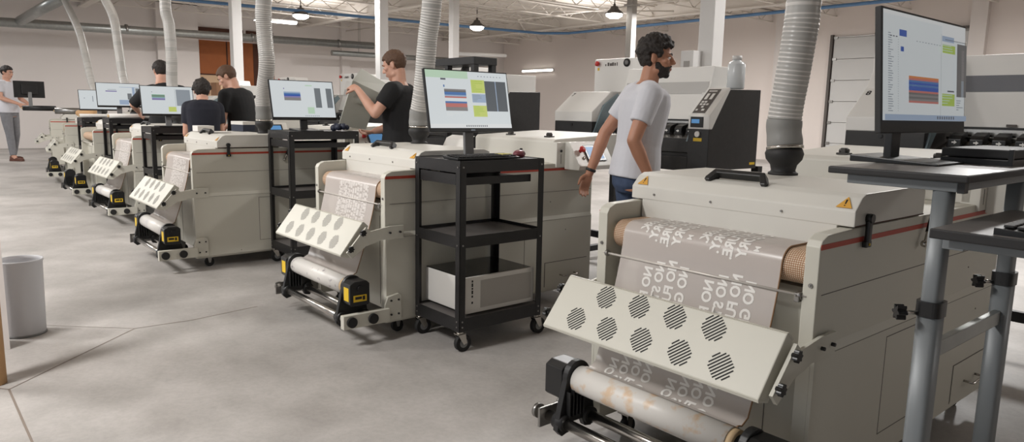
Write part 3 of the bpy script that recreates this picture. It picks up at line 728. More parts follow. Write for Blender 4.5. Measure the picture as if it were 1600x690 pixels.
def person(name, label, loc, rz, J, top, trousers, skin='skin', hair='hair_dark', hairstyle='short', beard=False, voxel=.008, scale=1.0, group=None, watch=None, shoes='shoe_brown', sleeve=.62):
    """J: joints in metres, facing +y, origin between the feet on the floor"""
    t = thing('person', label, 'person', loc, rz, group); t.scale = (scale,)*3
    D = dict(pelvis=(0, 0, .95), chest=(0, .0, 1.30), neck=(0, -.005, 1.51), head=(0, .025, 1.655), headrot=(0, 0, 0), twist=0,
             shR=(.185, -.01, 1.435), shL=(-.185, -.01, 1.435), elR=(.235, -.03, 1.14), elL=(-.235, -.03, 1.14), wrR=(.235, .06, .9), wrL=(-.235, .06, .9),
             hipR=(.09, 0, .9), hipL=(-.09, 0, .9), knR=(.1, .02, .5), knL=(-.1, .02, .5), anR=(.105, -.03, .085), anL=(-.105, -.03, .085), handR=None, handL=None, curl=.45, ftR=0, ftL=0)
    D.update(J); V = {k: Vector(v) for k, v in D.items() if isinstance(v, tuple) and not k.startswith('hand')}
    P, C, N, H = V['pelvis'], V['chest'], V['neck'], V['head']
    def spine(f):          # 0 pelvis .. 1 chest .. 2 neck, quadratic through the three points
        a, b_, c = P, C, N
        return a*((f-1)*(f-2)/2)+b_*(f*(2-f))+c*(f*(f-1)/2)
    tw = D['twist']
    def torso(b, g=0.0, z0=-.28, hemflare=0.0):
        rows = [(-.28, .135, .10), (-.1, .165, .118), (.15, .16, .115), (.42, .145, .105), (.7, .152, .112), (1.0, .168, .122), (1.3, .176, .122), (1.55, .172, .108), (1.72, .13, .09), (1.84, .078, .072), (1.98, .06, .062)]
        R = []
        for f, rx, ry in rows:
            if f < z0: continue
            if g and f > 1.84: continue
            q = spine(f); d = (spine(f+.01)-spine(f-.01)).normalized()
            a = tw*max(0, min(1, f/1.5)); ex = Vector((math.cos(a), math.sin(a), 0)); ey = d.cross(ex).normalized(); ex = ey.cross(d).normalized()
            M = Matrix((ex, ey, d)).transposed().to_4x4(); M.translation = q
            h = hemflare*max(0, 1-f/1.0) if f < 1 else 0
            R.append(ring((0, 0, 0), rx+g+h, ry+g+h, M))
        b.loft(R)
    # --- skin
    b = MB(); b.use(skin)
    torso(b)
    for s in 'RL':
        sh, el, wr = V['sh'+s], V['el'+s], V['wr'+s]
        inner = sh+(spine(1.62)-sh)*.45
        limb(b, [inner, sh, sh+(el-sh)*.4, el], [.062, .058, .05, .041]); limb(b, [el, el+(wr-el)*.3, wr], [.041, .043, .027])
        hd = D['hand'+s]
        dvec = Vector(hd[0]) if hd else (wr-el); nvec = Vector(hd[1]) if hd else Vector((-1 if s == 'R' else 1, .2, 0))
        hand(b, wr, dvec, (1 if s == 'L' else -1)*(hd[2] if hd and len(hd) > 2 else 1), nvec, hd[3] if hd and len(hd) > 3 else D['curl'])
        hp, kn, an = V['hip'+s], V['kn'+s], V['an'+s]
        limb(b, [hp, hp+(kn-hp)*.35, kn], [.086, .078, .052]); limb(b, [kn, kn+(an-kn)*.3, an], [.052, .055, .035])
        a = D['ft'+s]; limb(b, [an, an+Vector((0, .06*math.cos(a), -.045-.06*math.sin(a))), an+Vector((0, .17*math.cos(a), -.05-.15*math.sin(a)))], [.036, .034, .024])
    hx, hy, hz = D['headrot']
    HM = Matrix.Translation(H) @ Matrix.Rotation(hz, 4, 'Z') @ Matrix.Rotation(hx, 4, 'X') @ Matrix.Rotation(hy, 4, 'Y')
    limb(b, [N-Vector((0, 0, .02)), HM @ Vector((0, -.022, -.055))], [.06, .056])
    def hb(c, r, bb=None, rot=None): (bb or b).ball(HM @ Vector(c), r, 16, HM.to_3x3().to_4x4() @ (rot or Matrix()))
    hb((0, -.012, .03), (.076, .097, .09)); hb((0, .022, -.04), (.06, .07, .076)); hb((0, .066, -.098), (.024, .02, .019))
    for sx in (-1, 1):
        hb((sx*.043, .008, -.075), (.022, .034, .024)); hb((sx*.04, .058, -.014), (.024, .024, .02)); hb((sx*.03, .079, .021), (.026, .012, .009))
        hb((sx*.077, -.012, -.008), (.008, .019, .032), rot=Matrix.Rotation(sx*.35, 4, 'Z')); hb((sx*.011, .098, -.03), (.009, .011, .008))
    limb(b, [HM @ Vector((0, .084, .018)), HM @ Vector((0, .098, -.004)), HM @ Vector((0, .11, -.024))], [.009, .0105, .012], 10)
    hb((0, .087, -.058), (.024, .011, .0065)); hb((0, .085, -.069), (.021, .011, .007))
    body = fuse(b, 'body', t, skin, voxel*.85, 2)
    # --- face details
    for sx in (-1, 1):
        b = mb('eye_white'); hb((sx*.031, .0775, .002), (.0125, .009, .008), b); b.use('eye_dark'); hb((sx*.031, .0845, .002), (.0058, .004, .0058), b); b.build('eye', body)
        b = mb('hair_dark' if hair == 'hair_dark' else 'hair_brown'); limb(b, [HM @ Vector((sx*.012, .091, .024)), HM @ Vector((sx*.032, .0895, .029)), HM @ Vector((sx*.05, .078, .023))], [.0045, .005, .003], 8); b.build('eyebrow', body)
    b = mb('lip'); hb((0, .0935, -.06), (.02, .006, .0035), b); hb((0, .0915, -.068), (.018, .006, .004), b); b.build('lips', body)
    # --- hair
    b = MB(); rnd = random.Random(len(label)); b.use(hair)
    thick = {'short': .012, 'crop': .006, 'curly': .02, 'wavy': .02}[hairstyle]
    g = Vector((.076, .097, .09)); n = 420 if hairstyle in ('curly', 'wavy') else 520
    for k in range(n):
        zz = 1-2*(k+.5)/n; ph = k*2.39996; rr = math.sqrt(1-zz*zz); v = Vector((rr*math.cos(ph), rr*math.sin(ph), zz))
        p = Vector((0, -.012, .03))+Vector((v.x*g.x, v.y*g.y, v.z*g.z))
        line = -.055 if p.y < -.03 else (.012 if abs(p.x) > .055 and p.y < .03 else .066)
        if p.y > .03: line = .062+.1*max(0, p.y-.05)
        if abs(p.x) > .066 and -.035 < p.y < .012 and p.z < .03: continue
        if p.z < line: continue
        k_ = thick*(.55 if p.z < .02 else 1)*(1.5 if hairstyle == 'wavy' and p.z > .08 else 1)
        rad = {'short': .013, 'crop': .011, 'curly': .016, 'wavy': .015}[hairstyle]
        q = p+v*(k_*rnd.uniform(.5, 1.15)*(rnd.uniform(.6, 1.2) if hairstyle == 'curly' else 1)-rad*.35)
        b.ball(HM @ q, rad*rnd.uniform(.85, 1.2), 8)
    hb((0, -.014, .034), (g.x+.001, g.y-.008, g.z+.001), b)
    fuse(b, 'hair', t, hair, max(.004, voxel*.6), 1 if hairstyle == 'curly' else 4)
    if beard:
        b = MB(); b.use(hair)
        for k in range(900):
            zz = 1-2*(k+.5)/900; ph = k*2.39996; rr = math.sqrt(1-zz*zz); v = Vector((rr*math.cos(ph), rr*math.sin(ph), zz))
            p = Vector((v.x*.063, .018+v.y*.076, -.055+v.z*.066))
            if p.z > -.052 and not (abs(p.x) > .045 and p.y < .035): continue
            if p.y < .002 or p.z > .0: continue
            if abs(p.x) < .024 and -.078 < p.z < -.05 and p.y > .05: continue
            b.ball(HM @ (p*.945+Vector((0, .0, -.003))), .0062*rnd.uniform(.8, 1.2), 8)
        for sx in (-1, 1): limb(b, [HM @ Vector((sx*.004, .094, -.046)), HM @ Vector((sx*.026, .08, -.056)), HM @ Vector((sx*.032, .074, -.08))], [.006, .007, .009], 8)
        hb((0, .066, -.1), (.026, .022, .02), b)
        fuse(b, 'beard', t, hair, max(.004, voxel*.6), 2)
    # --- clothes
    b = MB(); b.use(top); torso(b, .016, -.22, .012)
    for s in 'RL':
        sh, el = V['sh'+s], V['el'+s]; inner = sh+(spine(1.62)-sh)*.5; e = sh+(el-sh)*sleeve
        limb(b, [inner, sh, sh+(el-sh)*.35], [.08, .075, .071]); b.cyl(sh+(el-sh)*.3, e, .071, 16, .066)
    fuse(b, 'shirt', t, top, voxel, 4)
    b = MB(); b.use(trousers)
    for s in 'RL':
        hp, kn, an = V['hip'+s], V['kn'+s], V['an'+s]
        limb(b, [hp+Vector((0, 0, .03)), hp+(kn-hp)*.35, kn], [.1, .093, .069]); limb(b, [kn, kn+(an-kn)*.4], [.069, .066]); b.cyl(kn+(an-kn)*.38, an+(kn-an)*.06, .066, 16, .056)
    R = []
    for f, rx, ry in ((-.30, .10, .09), (-.2, .155, .118), (-.05, .172, .126), (.12, .168, .122)):
        M = Matrix.Translation(spine(f)); R.append(ring((0, 0, 0), rx, ry, M))
    b.loft(R); fuse(b, 'trousers', t, trousers, voxel, 3)
    for s in 'RL':
        an = V['an'+s]; a = D['ft'+s]; b = MB(); b.use(shoes); M = Matrix.Translation(an+Vector((0, 0, -.005))) @ Matrix.Rotation(-a, 4, 'X')
        b.ball(M @ Vector((0, -.02, -.035)), (.043, .055, .045), 14, M.to_3x3().to_4x4()); b.ball(M @ Vector((0, .1, -.042)), (.046, .1, .036), 14, M.to_3x3().to_4x4()); b.box(-.044, .044, -.07, .19, -.082, -.06, .02, M)
        fuse(b, 'shoe', t, shoes, voxel*.8, 2)
    if watch:
        wr, el = V['wr'+watch], V['el'+watch]; d = (wr-el).normalized(); b = mb('black_soft'); b.rev([(.032, 0), (.0345, .003), (.0345, .016), (.032, .019)], wr-d*.035, 20, d); b.build('wristband', t)
    return t
# ------------------------------------------------------------------ the hall
XL, YB, HC = -24.0, 19.6, 4.35
def sbox(name, m, *a, bevel=0.0): return struct(mb(m).box(*a, bevel).build(name))
sbox('floor', 'concrete', XL-.2, 9, -9, YB+.2, -.1, 0)
sbox('ceiling', 'ceil', XL-.2, 9, -9, YB+.2, HC, HC+.1)
sbox('wall_left', 'wall', XL-.2, XL, -9, YB+.2, 0, HC)
sbox('wall_back', 'wall_pink', XL, 9, YB, YB+.2, 0, HC)
b = mb('joist')
for k in range(15):
    x = XL+1.0+k*1.9
    b.box(x-.05, x+.05, -9, YB, HC-.06, HC-.03); b.box(x-.04, x+.04, -9, YB, HC-.34, HC-.315)
    y = -9.0; 
    while y < YB-.5:
        b.cyl((x, y, HC-.32), (x, y+.4, HC-.05), .014, 5); b.cyl((x, y+.4, HC-.05), (x, y+.8, HC-.32), .014, 5); y += .8
struct(b.build('trim_1'))
b = mb('joist')
for y in (4, 10.5, 16.5): b.box(XL, 9, y-.1, y+.1, HC-.38, HC-.345); b.box(XL, 9, y-.02, y+.02, HC-.345, HC)
struct(b.build('trim_2'))
b = mb('ceil')
for k in range(60): x = XL+k*.55; b.box(x, x+.2, -9, YB, HC-.025, HC)
struct(b.build('trim_3'))
# control joints and a crack in the slab
b = mb('joist_dark')
def joint(p, q, w=.006):
    p, q = Vector((*p, 0)), Vector((*q, 0)); d = (q-p).normalized(); n = Vector((-d.y, d.x, 0))*w/2
    vs = [(p+n), (p-n), (q-n), (q+n)]; b.quad([(v.x, v.y, .0012) for v in (vs[1], vs[2], vs[3], vs[0])])
joint((-3.82, .24), (-4.47, .90)); joint((-4.47, .90), (-4.45, 1.21)); joint((-4.45, 1.21), (-4.52, 1.64)); joint((-3.82, .24), (-3.1, .256), .009); joint((-4.47, .9), (-4.86, .48), .004); joint((-3.1, .256), (-.5, .3), .008); joint((-3.82, .24), (-5.2, -.9), .006)
struct(b.build('trim_4'))
# pilasters, right wall trim, garage door, boarded opening
for i, (x0, x1) in enumerate(((-11.35, -11.05), (-6.35, -6.0))): sbox('trim_%d' % (5+i), 'wall', x0, x1, YB-.18, YB, 0, HC)
sbox('trim_7', 'wall', XL, XL+.2, 5.9, 7.1, 0, HC); sbox('trim_8', 'wall', XL, XL+.15, 12.0, 12.3, 0, HC)
dr = bpy.data.objects.new('door_1', None); COL.objects.link(dr); dr.location = (-8.0, YB, 0); struct(dr)
for k in range(6):
    b = mb('door_white'); b.box(-1.65, 1.65, -.06, -.01, .02+k*.57, .58+k*.57, .008); b.build('door_panel', dr)
b = mb('door_dark'); b.box(-1.75, -1.68, -.1, 0, 0, 3.52); b.box(1.68, 1.75, -.1, 0, 0, 3.52); b.build('door_track', dr)
b = mb('door_dark'); b.box(-.55, 1.75, -.14, -.02, 3.46, 3.52); b.use('steel'); b.box(-1.75, 1.75, -.06, -.02, 3.44, 3.46)
for k in range(6):
    for x in (-1.6, 1.6): b.box(x-.05, x+.05, -.09, -.05, .55+k*.57, .62+k*.57)
b.build('door_hinge', dr)
dl = bpy.data.objects.new('door_2', None); COL.objects.link(dl); dl.location = (XL, 8.6, 0); struct(dl)
for y0, y1, z0, z1, m in ((-1.45, -.62, 2.28, 3.32, 'rust_board'), (-.58, .25, .6, 3.32, 'rust_board'), (.42, .95, .3, 3.32, 'rust_board'), (-1.45, -.05, 3.42, 3.72, 'rust_dark'), (.05, .95, 3.42, 3.72, 'rust_dark'), (-1.45, -.62, 0, 2.24, 'tan_board'), (-.58, .25, 0, .6, 'tan_board')):
    b = mb(m); b.box(.0, .05, y0, y1, z0, z1, .004); b.build('board', dl)
b = mb('rust_dark'); b.box(0, .06, -.62, -.58, 0, 3.32); b.box(0, .06, -1.45, -.6, 2.24, 2.28); b.box(0, .06, .25, .42, 0, 3.32); b.build('batten', dl)
for i, (x, y, w, m) in enumerate(((-12.68, 7.24, .095, 'column'), (-4.29, 6.15, .088, 'column'), (-12.1, 13.96, .09, 'column_grey'), (-14.55, 5.05, .095, 'column'), (-14.1, 9.98, .09, 'column'))):
    b = mb(m); b.box(x-w, x+w, y-w, y+w, 0, HC, .01); b.box(x-w-.06, x+w+.06, y-w-.06, y+w+.06, 0, .02); b.box(x-w-.05, x+w+.05, y-w-.05, y+w+.05, HC-.42, HC-.385); struct(b.build('trim_%d' % (10+i)))
sbox('wall_right', 'wall', 9, 9.2, -9, YB, 0, HC)
sbox('trim_20', 'wall', -4.64, -4.462, -.2, .302, 0, HC)

# pipes under the ceiling
def pipe(name, label, pts, r, m, cat='pipe'):
    o = MB().use(m).tube(pts, r, 14).build(name); return tag(o, label, cat)
o = pipe('galvanized_pipe', 'long galvanized pipe running along the left wall below the ceiling', [(-22.5, -6, 3.2), (-22.5, 1.9, 3.262), (-22.5, 12.5, 3.43)], .12, 'galv')
for y in (-2, 1.2, 4.8, 8.3, 11.2): z = 3.2+(y+6)*.0124; b = mb('steel'); b.rev([(.122, -.03), (.132, -.03), (.132, .03), (.122, .03)], (-22.5, y, z), 20, (0, 1, .0124)); b.build('pipe_joint', o)
for y in (0, 6, 12): b = mb('steel'); b.cyl((-22.5, y, 3.2+(y+6)*.0124), (-22.5, y, HC), .008, 8); b.build('hanger', o)
o = pipe('galvanized_pipe', 'shorter galvanized pipe on the left wall behind the bright white column', [(-22.6, 11.0, 3.1), (-22.6, 17.0, 3.16)], .09, 'galv')
for y in (12, 16): b = mb('steel'); b.cyl((-22.6, y, 3.12), (-22.6, y, HC), .008, 8); b.build('hanger', o)
pipe('galvanized_pipe', 'galvanized branch pipe rising from the wall pipe to the leftmost hanging duct', [(-22.45, 2.35, 3.32), (-17.5, 2.6, 3.42)], .12, 'galv')
o = pipe('blue_pipe', 'thin blue pipe hung below the ceiling trusses, bending near the far corner', [(-19.6, -4, 3.82), (-19.2, 5.4, 3.85), (-18.6, 10.7, 3.85), (-18.2, 14.3, 3.85), (-17.9, 16.2, 3.85), (-17.2, 16.78, 3.85), (-7.35, 16.7, 3.85), (8.9, 16.7, 3.85)], .042, 'blue_pipe')
pipe('white_rail', 'white horizontal rail above the black rack', [(-16, 11.45, 2.79), (-16, 13.13, 2.845)], .05, 'column')
pipe('exhaust_pipe', 'galvanized exhaust trunk pipe above the row of dryers', [(-17.5, 2.6, 3.42), (-16.6, 2.62, 3.75), (-1, 2.7, 3.9)], .13, 'galv')
for k, (pts) in enumerate(([(-23.5, 12, 3.96), (-15, 12.6, 3.95), (-12, 15.5, 3.95)], [(-20, 17.5, 3.97), (-16.5, 14, 3.96), (-9, 14.2, 3.96)])):
    pipe('conduit', ('thin pale conduit crossing the ceiling over the rust boards', 'thin pale conduit crossing the ceiling above the walking man')[k], pts, .02, 'joist')

# lamps, bare area lights and the glowing wall streak
def lamp(name, label, loc, power, size, vis=True):
    t = thing(name, label, 'lamp', loc, 0, 'high bay lamps')
    b = mb('door_dark'); b.rev([(.012, .6), (.012, .26), (.03, .25), (.03, .2), (.09, .18), (.11, .12), (.22, .03), (.235, 0), (.2, .0), (.1, .06), (.001, .06)], (0, 0, 0), 24); b.build('reflector', t)
    b = mb('lamp'); b.rev([(.21, .01), (.2, -.05), (.12, -.1), (.001, -.115)], (0, 0, 0), 20, (0, 0, 1)); b.build('bulb_cover', t)
def area(loc, power, sx, sy, col=(1, .985, .965), tgt=None):  # bare light source, no fixture modelled with it
    L = bpy.data.lights.new('bare_area_light', 'AREA'); L.shape = 'RECTANGLE'; L.size = sx; L.size_y = sy; L.energy = power; L.color = col
    o = bpy.data.objects.new('bare_area_light', L); COL.objects.link(o); o.location = loc
    return o
for lab, loc in (('bright high bay lamp left of the white column', (-18.97, 8.35, 3.75)), ('bright high bay lamp over the black rack', (-17.4, 13.15, 3.75)), ('high bay lamp near the far corner right of it', (-12.5, 13.76, 3.75))):
    lamp('high_bay_lamp', lab, loc, 0, 0)
t = thing('strip_lamp', 'long white strip lamp hung beside the brightest high bay lamp', 'lamp', (-20.6, 8.3, 3.7))
b = mb('column'); b.box(-.09, .09, -.62, .62, 0, .07, .004); b.build('housing', t)
for y in (-.5, .5): b = mb('steel'); b.cyl((0, y, .06), (0, y, HC-3.7), .006, 8); b.build('hanger', t)
b = mb('lamp'); b.box(-.07, .07, -.6, .6, -.02, 0, .004); b.build('tube', t)
t = thing('wall_streak', 'slim glowing bar added for a reflected streak on the far right wall', 'lamp', (-21.8, YB-.05, 2.92)); b = mb('column'); b.box(-.95, .95, 0, .05, -.05, .05, .004); b.build('housing', t); b = mb('lamp'); b.box(-.9, .9, -.02, 0, -.03, .03, .004); b.build('tube', t)  # added emissive bar standing in for a soft reflected streak on the wall
for x, y, e in ((-20, 0, 90), (-15, -1.5, 185), (-10.5, -1.5, 210), (-6.5, -1.8, 215), (-3.2, -1.6, 200), (-20, 6, 110), (-13, 7, 190), (-7, 7.2, 180), (-2, 7, 130), (-19, 13, 200), (-11, 14.5, 260), (-4, 14.5, 260), (5, 9, 140)):
    area((x, y, 3.75), e, .5, 1.2)
for x, y, e in ((-20, 9, 36), (-14, 14.5, 36), (-8, 11, 36), (-5, 3, 40), (-13, 3, 40), (0, 13, 36)):
    area((x, y, 3.3), e, 1.2, 1.2).rotation_euler = (PI, 0, 0)  # upward fill lights added without fixtures to brighten the ceiling

# ------------------------------------------------------------------ the row of dryers and what belongs to them
D = {1: (-.988, 2.026, 0), 2: (-3.459, 1.985, 0), 3: (-5.852, 1.652, 0), 4: (-8.551, 1.815, .03), 5: (-10.738, 1.817, 0), 6: (-13.474, 1.888, -.1), 7: (-16.3, 2.05, -.1)}
GRP = 'film dryers standing in a row'
DL = {1: 'large pale grey film dryer nearest the camera, lettered film hanging over its roller', 2: 'pale grey film dryer behind the trolley with the white computer', 3: 'third film dryer from the right, white tray and blue box on its lid',
      4: 'film dryer just behind the third one, whitish film rolled up in front', 5: 'pale grey film dryer second from the left of those with yellow-labelled black roll brackets', 6: 'farthest film dryer that still has a black roll bracket in front', 7: 'farthest pale machine at the left end of the row, beside the man in white'}
base = make_dryer('film_dryer', DL[1]); base['group'] = GRP
for k, (x, y, r) in D.items():
    o = base if k == 1 else (copy_tree(base) if k < 7 else make_dryer('film_dryer', DL[7], takeup=False))
    o.location = (x, y, 0); o.rotation_euler.z = r; o['label'] = DL[k]; o['group'] = GRP
for ch in base.children:
    if ch.name.startswith('roll_bracket') and ch.data.vertices[0].co.x < -.5:
        for mo in ch.children:
            for lb in list(mo.children): bpy.data.objects.remove(lb)
soft = {}
for o in [c for c in bpy.data.objects if c.name.startswith('vent') and c.parent and c.parent.parent and c.parent.parent != base]:
    if o.data.name not in soft:
        me = o.data.copy(); me.materials.clear(); me.materials.append(MATS['vent_grey']); soft[o.data.name] = me
    o.data = soft[o.data.name]
FLB = {1: ('clear film printed with white mirrored lettering, wound onto a roll at the front', True, print_text, 'roll_orange'), 2: ('film with dense white print over the dryer behind the white computer', True, print_blotches(3), 'roll_ink'),
       3: ('whitish film over the third dryer, wound onto a plain roll', True, print_blotches(11), 'roll_plain'), 4: ('whitish film over the fourth dryer from the right', True, print_blotches(5), 'roll_plain')}
for k, (lab, web, fn, roll) in FLB.items():
    t = make_film(lab, False, fn, roll); t.location = (D[k][0], D[k][1], 0); t.rotation_euler.z = D[k][2]; t['group'] = 'printed films on the dryers'

# ducts
DUCT = {1: ('shiny flexible duct rising from the nearest dryer lid', [(-1.50, 2.70, 1.18), (-1.514, 2.706, 1.28), (-1.495, 2.706, 1.456), (-1.477, 2.706, 1.628), (-1.472, 2.706, 1.749), (-1.46, 2.7, 2.4), (-1.5, 2.7, 3.767)]),
        2: ('shiny flexible duct behind the man in black and the white-computer trolley', [(-4.168, 2.665, 1.185), (-4.168, 2.665, 1.25), (-4.112, 2.665, 1.471), (-4.066, 2.665, 1.762), (-4.014, 2.665, 2.002), (-3.95, 2.66, 2.7), (-4.0, 2.68, 3.743)]),
        3: ('flexible duct hanging left of the third monitor from the right', [(-6.106, 2.332, 1.185), (-6.099, 2.332, 1.383), (-6.004, 2.332, 1.648), (-6.037, 2.332, 1.911), (-6.028, 2.332, 2.17), (-6.0, 2.4, 3.0), (-6.0, 2.6, 3.724)]),
        4: ('straight flexible duct in front of the dark-haired blurred worker', [(-9.35, 2.495, 1.19), (-9.521+.03, 2.495, 1.514), (-9.454, 2.495, 1.858), (-9.492, 2.495, 2.239), (-9.6, 2.495, 2.55), (-9.7, 2.6, 3.688)]),
        5: ('curved flexible duct second from the left', [(-11.45, 2.497, 1.19), (-12.138+.1, 2.497, 1.595), (-12.258, 2.497, 2.072), (-12.465, 2.497, 2.558), (-12.962, 2.497, 2.891), (-13.6, 2.5, 3.3), (-14.2, 2.6, 3.645)]),
        6: ('leaning flexible duct farthest to the left with a bend at its top', [(-14.15, 2.568, 1.19), (-14.911, 2.568, 1.643), (-15.425, 2.568, 2.233), (-15.903, 2.568, 2.671), (-17.237, 2.59, 3.32)])}
for k, (lab, pts) in DUCT.items():
    p0 = Vector(pts[0]); bs = (p0.x, p0.y, 1.066)
    make_duct(lab, bs, pts, step=.0042 if k < 4 else .0056, n=22 if k < 3 else 14)['group'] = 'flexible exhaust ducts'

# trolleys and monitors
CARTS = {2: ('black steel trolley carrying a keyboard above and a white computer below', (-3.427, 2.165), .435, .59, 1.033, .618, .185), 3: ('black steel trolley under the third monitor from the right', (-5.822, 2.25), .44, .6, 1.103, .62, .185),
         4: ('black steel trolley in front of the two workers in dark shirts', (-8.512, 1.9), .43, .6, 1.055, .6, .185), 5: ('black steel trolley second from the left, white roll in front of its monitor', (-10.702, 1.93), .43, .6, 1.10, .6, .185), 6: ('black steel trolley farthest to the left with a bluish monitor', (-13.36, 2.05), .43, .6, 1.055, .6, .185)}
for k, (lab, (x, y), sx, sy, zt, zm, zl) in CARTS.items():
    make_cart(lab, (x, y, 0), sx, sy, zt, zm, zl)['group'] = 'steel trolleys beside the dryers'
MON = {1: ('large dark-framed monitor on the grey desk above the nearest dryer', (-.836, 2.307, 1.176), .62, .337, .084, .09, SCR1, 'post', None),
       2: ('monitor with yellow and dark blocks on the trolley above the white computer', (-3.25, 2.44, 1.033), .585, .35, .145, .2, SCR2, 'post', 'ASUS'),
       3: ('monitor with one blue block, third from the right', (-5.63, 2.50, 1.103), .555, .33, .09, .24, SCR3, 'flat', None),
       4: ('monitor with a green and violet block in front of the curly-haired worker', (-8.33, 2.147, 1.055), .535, .325, .118, .2, SCR4, 'post', None),
       5: ('monitor with a violet bar, left of the green-block monitor', (-10.53, 2.117, 1.10), .52, .32, .145, .2, SCR5, 'post', None),
       6: ('mostly blank bluish monitor partly hidden behind another monitor', (-13.17, 2.35, 1.055), .56, .33, .12, .2, SCR6, 'post', None)}
for k, (lab, loc, w, h, z0, tilt, con, st, br) in MON.items():
    m_ = make_monitor(lab, loc, w, h, z0, tilt, con, brand=br, stand='flat' if k == 1 else st, bezel='black_soft' if k == 1 else 'black_plastic', chin=.035 if k == 1 else .022, dim=k == 1, off=-.13 if k == 1 else 0); m_['group'] = 'monitors'
make_monitor('black monitor seen from behind at the far left beside the man in white', (-16.35, 1.76, 1.19), .5, .31, .175, -.0, [], rz=PI+.1, stand='post', on=False)['group'] = 'monitors'

# white computer lying on the trolley's lowest shelf
t = thing('computer', 'white computer with a black glass top on the lowest trolley shelf', 'computer', (-3.42, 2.215, .189))
b = mb('pc_white'); b.box(0, .375, .015, .51, .012, .205, .006); b.build('case', t)
b = mb('glass_black'); b.box(.005, .372, .018, .507, .205, .21, .002); b.build('glass_panel', t)
b = mb('pc_white'); b.box(.375, .392, .012, .513, .006, .21, .004); fp = b.build('front_panel', t)
b = mb('pc_grille'); b.box(.392, .3935, .12, .49, .03, .185, .001); b.build('grille', fp)
b = mb('black'); 
for z, h in ((.06, .012), (.095, .012), (.115, .02), (.14, .01), (.155, .02), (.18, .012)): b.box(.392, .3932, .058, .068, z, z+h)
b.build('port', fp)
b = mb('rubber')
for x in (.05, .34):
    for y in (.06, .47): b.cyl((x, y, 0), (x, y, .013), .018, 12)
b.build('foot', t)
# on the trolley top
def keyboard(label, loc, rz=0, w=.43, d=.135):
    t = thing('keyboard', label, 'keyboard', loc, rz)
    b = mb('black_plastic'); b.prism([(-d/2, 0), (d/2, 0), (d/2, .018), (-d/2, .01)], -w/2, w/2, bevel=.002); b.build('case', t)
    b = mb('black_soft')
    for r_ in range(5):
        for c in range(15): x = -w/2+.014+c*(w-.03)/15; y = -d/2+.012+r_*(d-.02)/5; z = .011+.008*(r_+.5)/5; b.box(x, x+.022, y, y+.019, z, z+.006, .002)
    b.build('keys', t); return t
keyboard('black keyboard on the trolley above the white computer', (-3.11, 2.40, 1.037), PI/2)
b = mb('sticky'); b.box(-.036, .036, -.038, .038, 0, .004, 0, Matrix.Rotation(.15, 4, 'Z')); o = b.build('sticky_note_pad'); o.location = (-3.13, 2.56, 1.056); tag(o, 'yellow sticky note pad beside the pink mouse', 'note pad')
t = thing('computer_mouse', 'shiny dark pink mouse on the trolley with the sticky notes', 'mouse', (-3.15, 2.70, 1.037), .5)
b = mb('pink'); b.ball((0, 0, .016), (.034, .058, .024), 18); b.build('shell', t); b = mb('black_soft'); b.cyl((-.006, .03, .038), (.006, .03, .038), .01, 12); b.build('wheel', t)
# second trolley top: dark blue cloth and a white roll behind the monitor
b = mb('navy_box'); rnd = random.Random(4)
for k in range(14): b.ball((rnd.uniform(-.06, .06), rnd.uniform(-.05, .05), .018+rnd.uniform(0, .02)), rnd.uniform(.018, .03), 10)
o = b.build('crumpled_cloth'); o.location = (-5.55, 2.765, 1.106); tag(o, 'crumpled dark blue cloth at the right end of the middle trolley', 'cloth')
# powdered film loop and dark box between the lids of dryer two
b = mb('paper'); pr = [(.0, .0), (.02, .06), (.05, .115), (.1, .135)]; b.prism(pr+[(p[0]+.004, p[1]-.002) for p in pr[::-1]], -.13, .13, 'x'); o = b.build('powdered_film_strip'); o.location = (-4.02, 2.83, .99); tag(o, 'white powdered film strip behind the lid under the large trolley monitor', 'film')

# grey adjustable desk at the right
t = thing('adjustable_desk', 'grey height-adjustable desk with dark top reaching over the nearest dryer', 'desk', (-.752, 1.81, .004))
b = mb('black_soft'); b.box(-.13, .193, 0, .98, 1.154, 1.1715, .004); b.use('table_top'); b.box(-.126, .189, .004, .976, 1.1712, 1.172); b.build('table_top', t)
b = mb('leg_grey'); b.box(-.09, .165, .025, .95, 1.13, 1.154, .003); b.use('black'); b.box(.165, .18, .025, .05, 1.128, 1.154); b.build('top_frame', t)
def oval(cx, cy, rx, ry, n=28):
    return [(cx+math.copysign(abs(math.cos(2*PI*k/n))**.55, math.cos(2*PI*k/n))*rx, cy+math.copysign(abs(math.sin(2*PI*k/n))**.55, math.sin(2*PI*k/n))*ry) for k in range(n)]
for yy in (.052, .60):
    b = mb('leg_grey'); b.prism(oval(.13, yy, .021, .025), .62, 1.13, 'z'); b.prism(oval(.13, yy, .026, .03), .03, .85, 'z'); b.box(-.2, .22, yy-.03, yy+.03, 0, .035, .01)
    for f_ in b.bm.faces: f_.smooth = abs(f_.normal.z) < .5 and len(f_.verts) == 4
    lg = b.build('leg', t)
    b = mb('black_plastic'); b.prism(oval(.13, yy, .029, .033), .825, .862, 'z'); b.build('collar', lg)
    b = mb('chrome'); b.cyl((.11, yy-.03, .832), (.09, yy-.05, .832), .005, 8); b.use('black_plastic')
    ring_ = [((.0155+.0045*math.cos(6*a))*math.cos(a), (.0155+.0045*math.cos(6*a))*math.sin(a)) for a in [2*PI*k/48 for k in range(48)]]
    b.prism(ring_, -.011, .011, 'z', .002, frame((.082, yy-.058, .832), (.7, -.7, 0), (0, 0, 1))); b.build('knob', lg)
b = mb('galv'); b.box(.12, .14, .07, .585, .71, .75, .003); b.build('cross_bar', t)
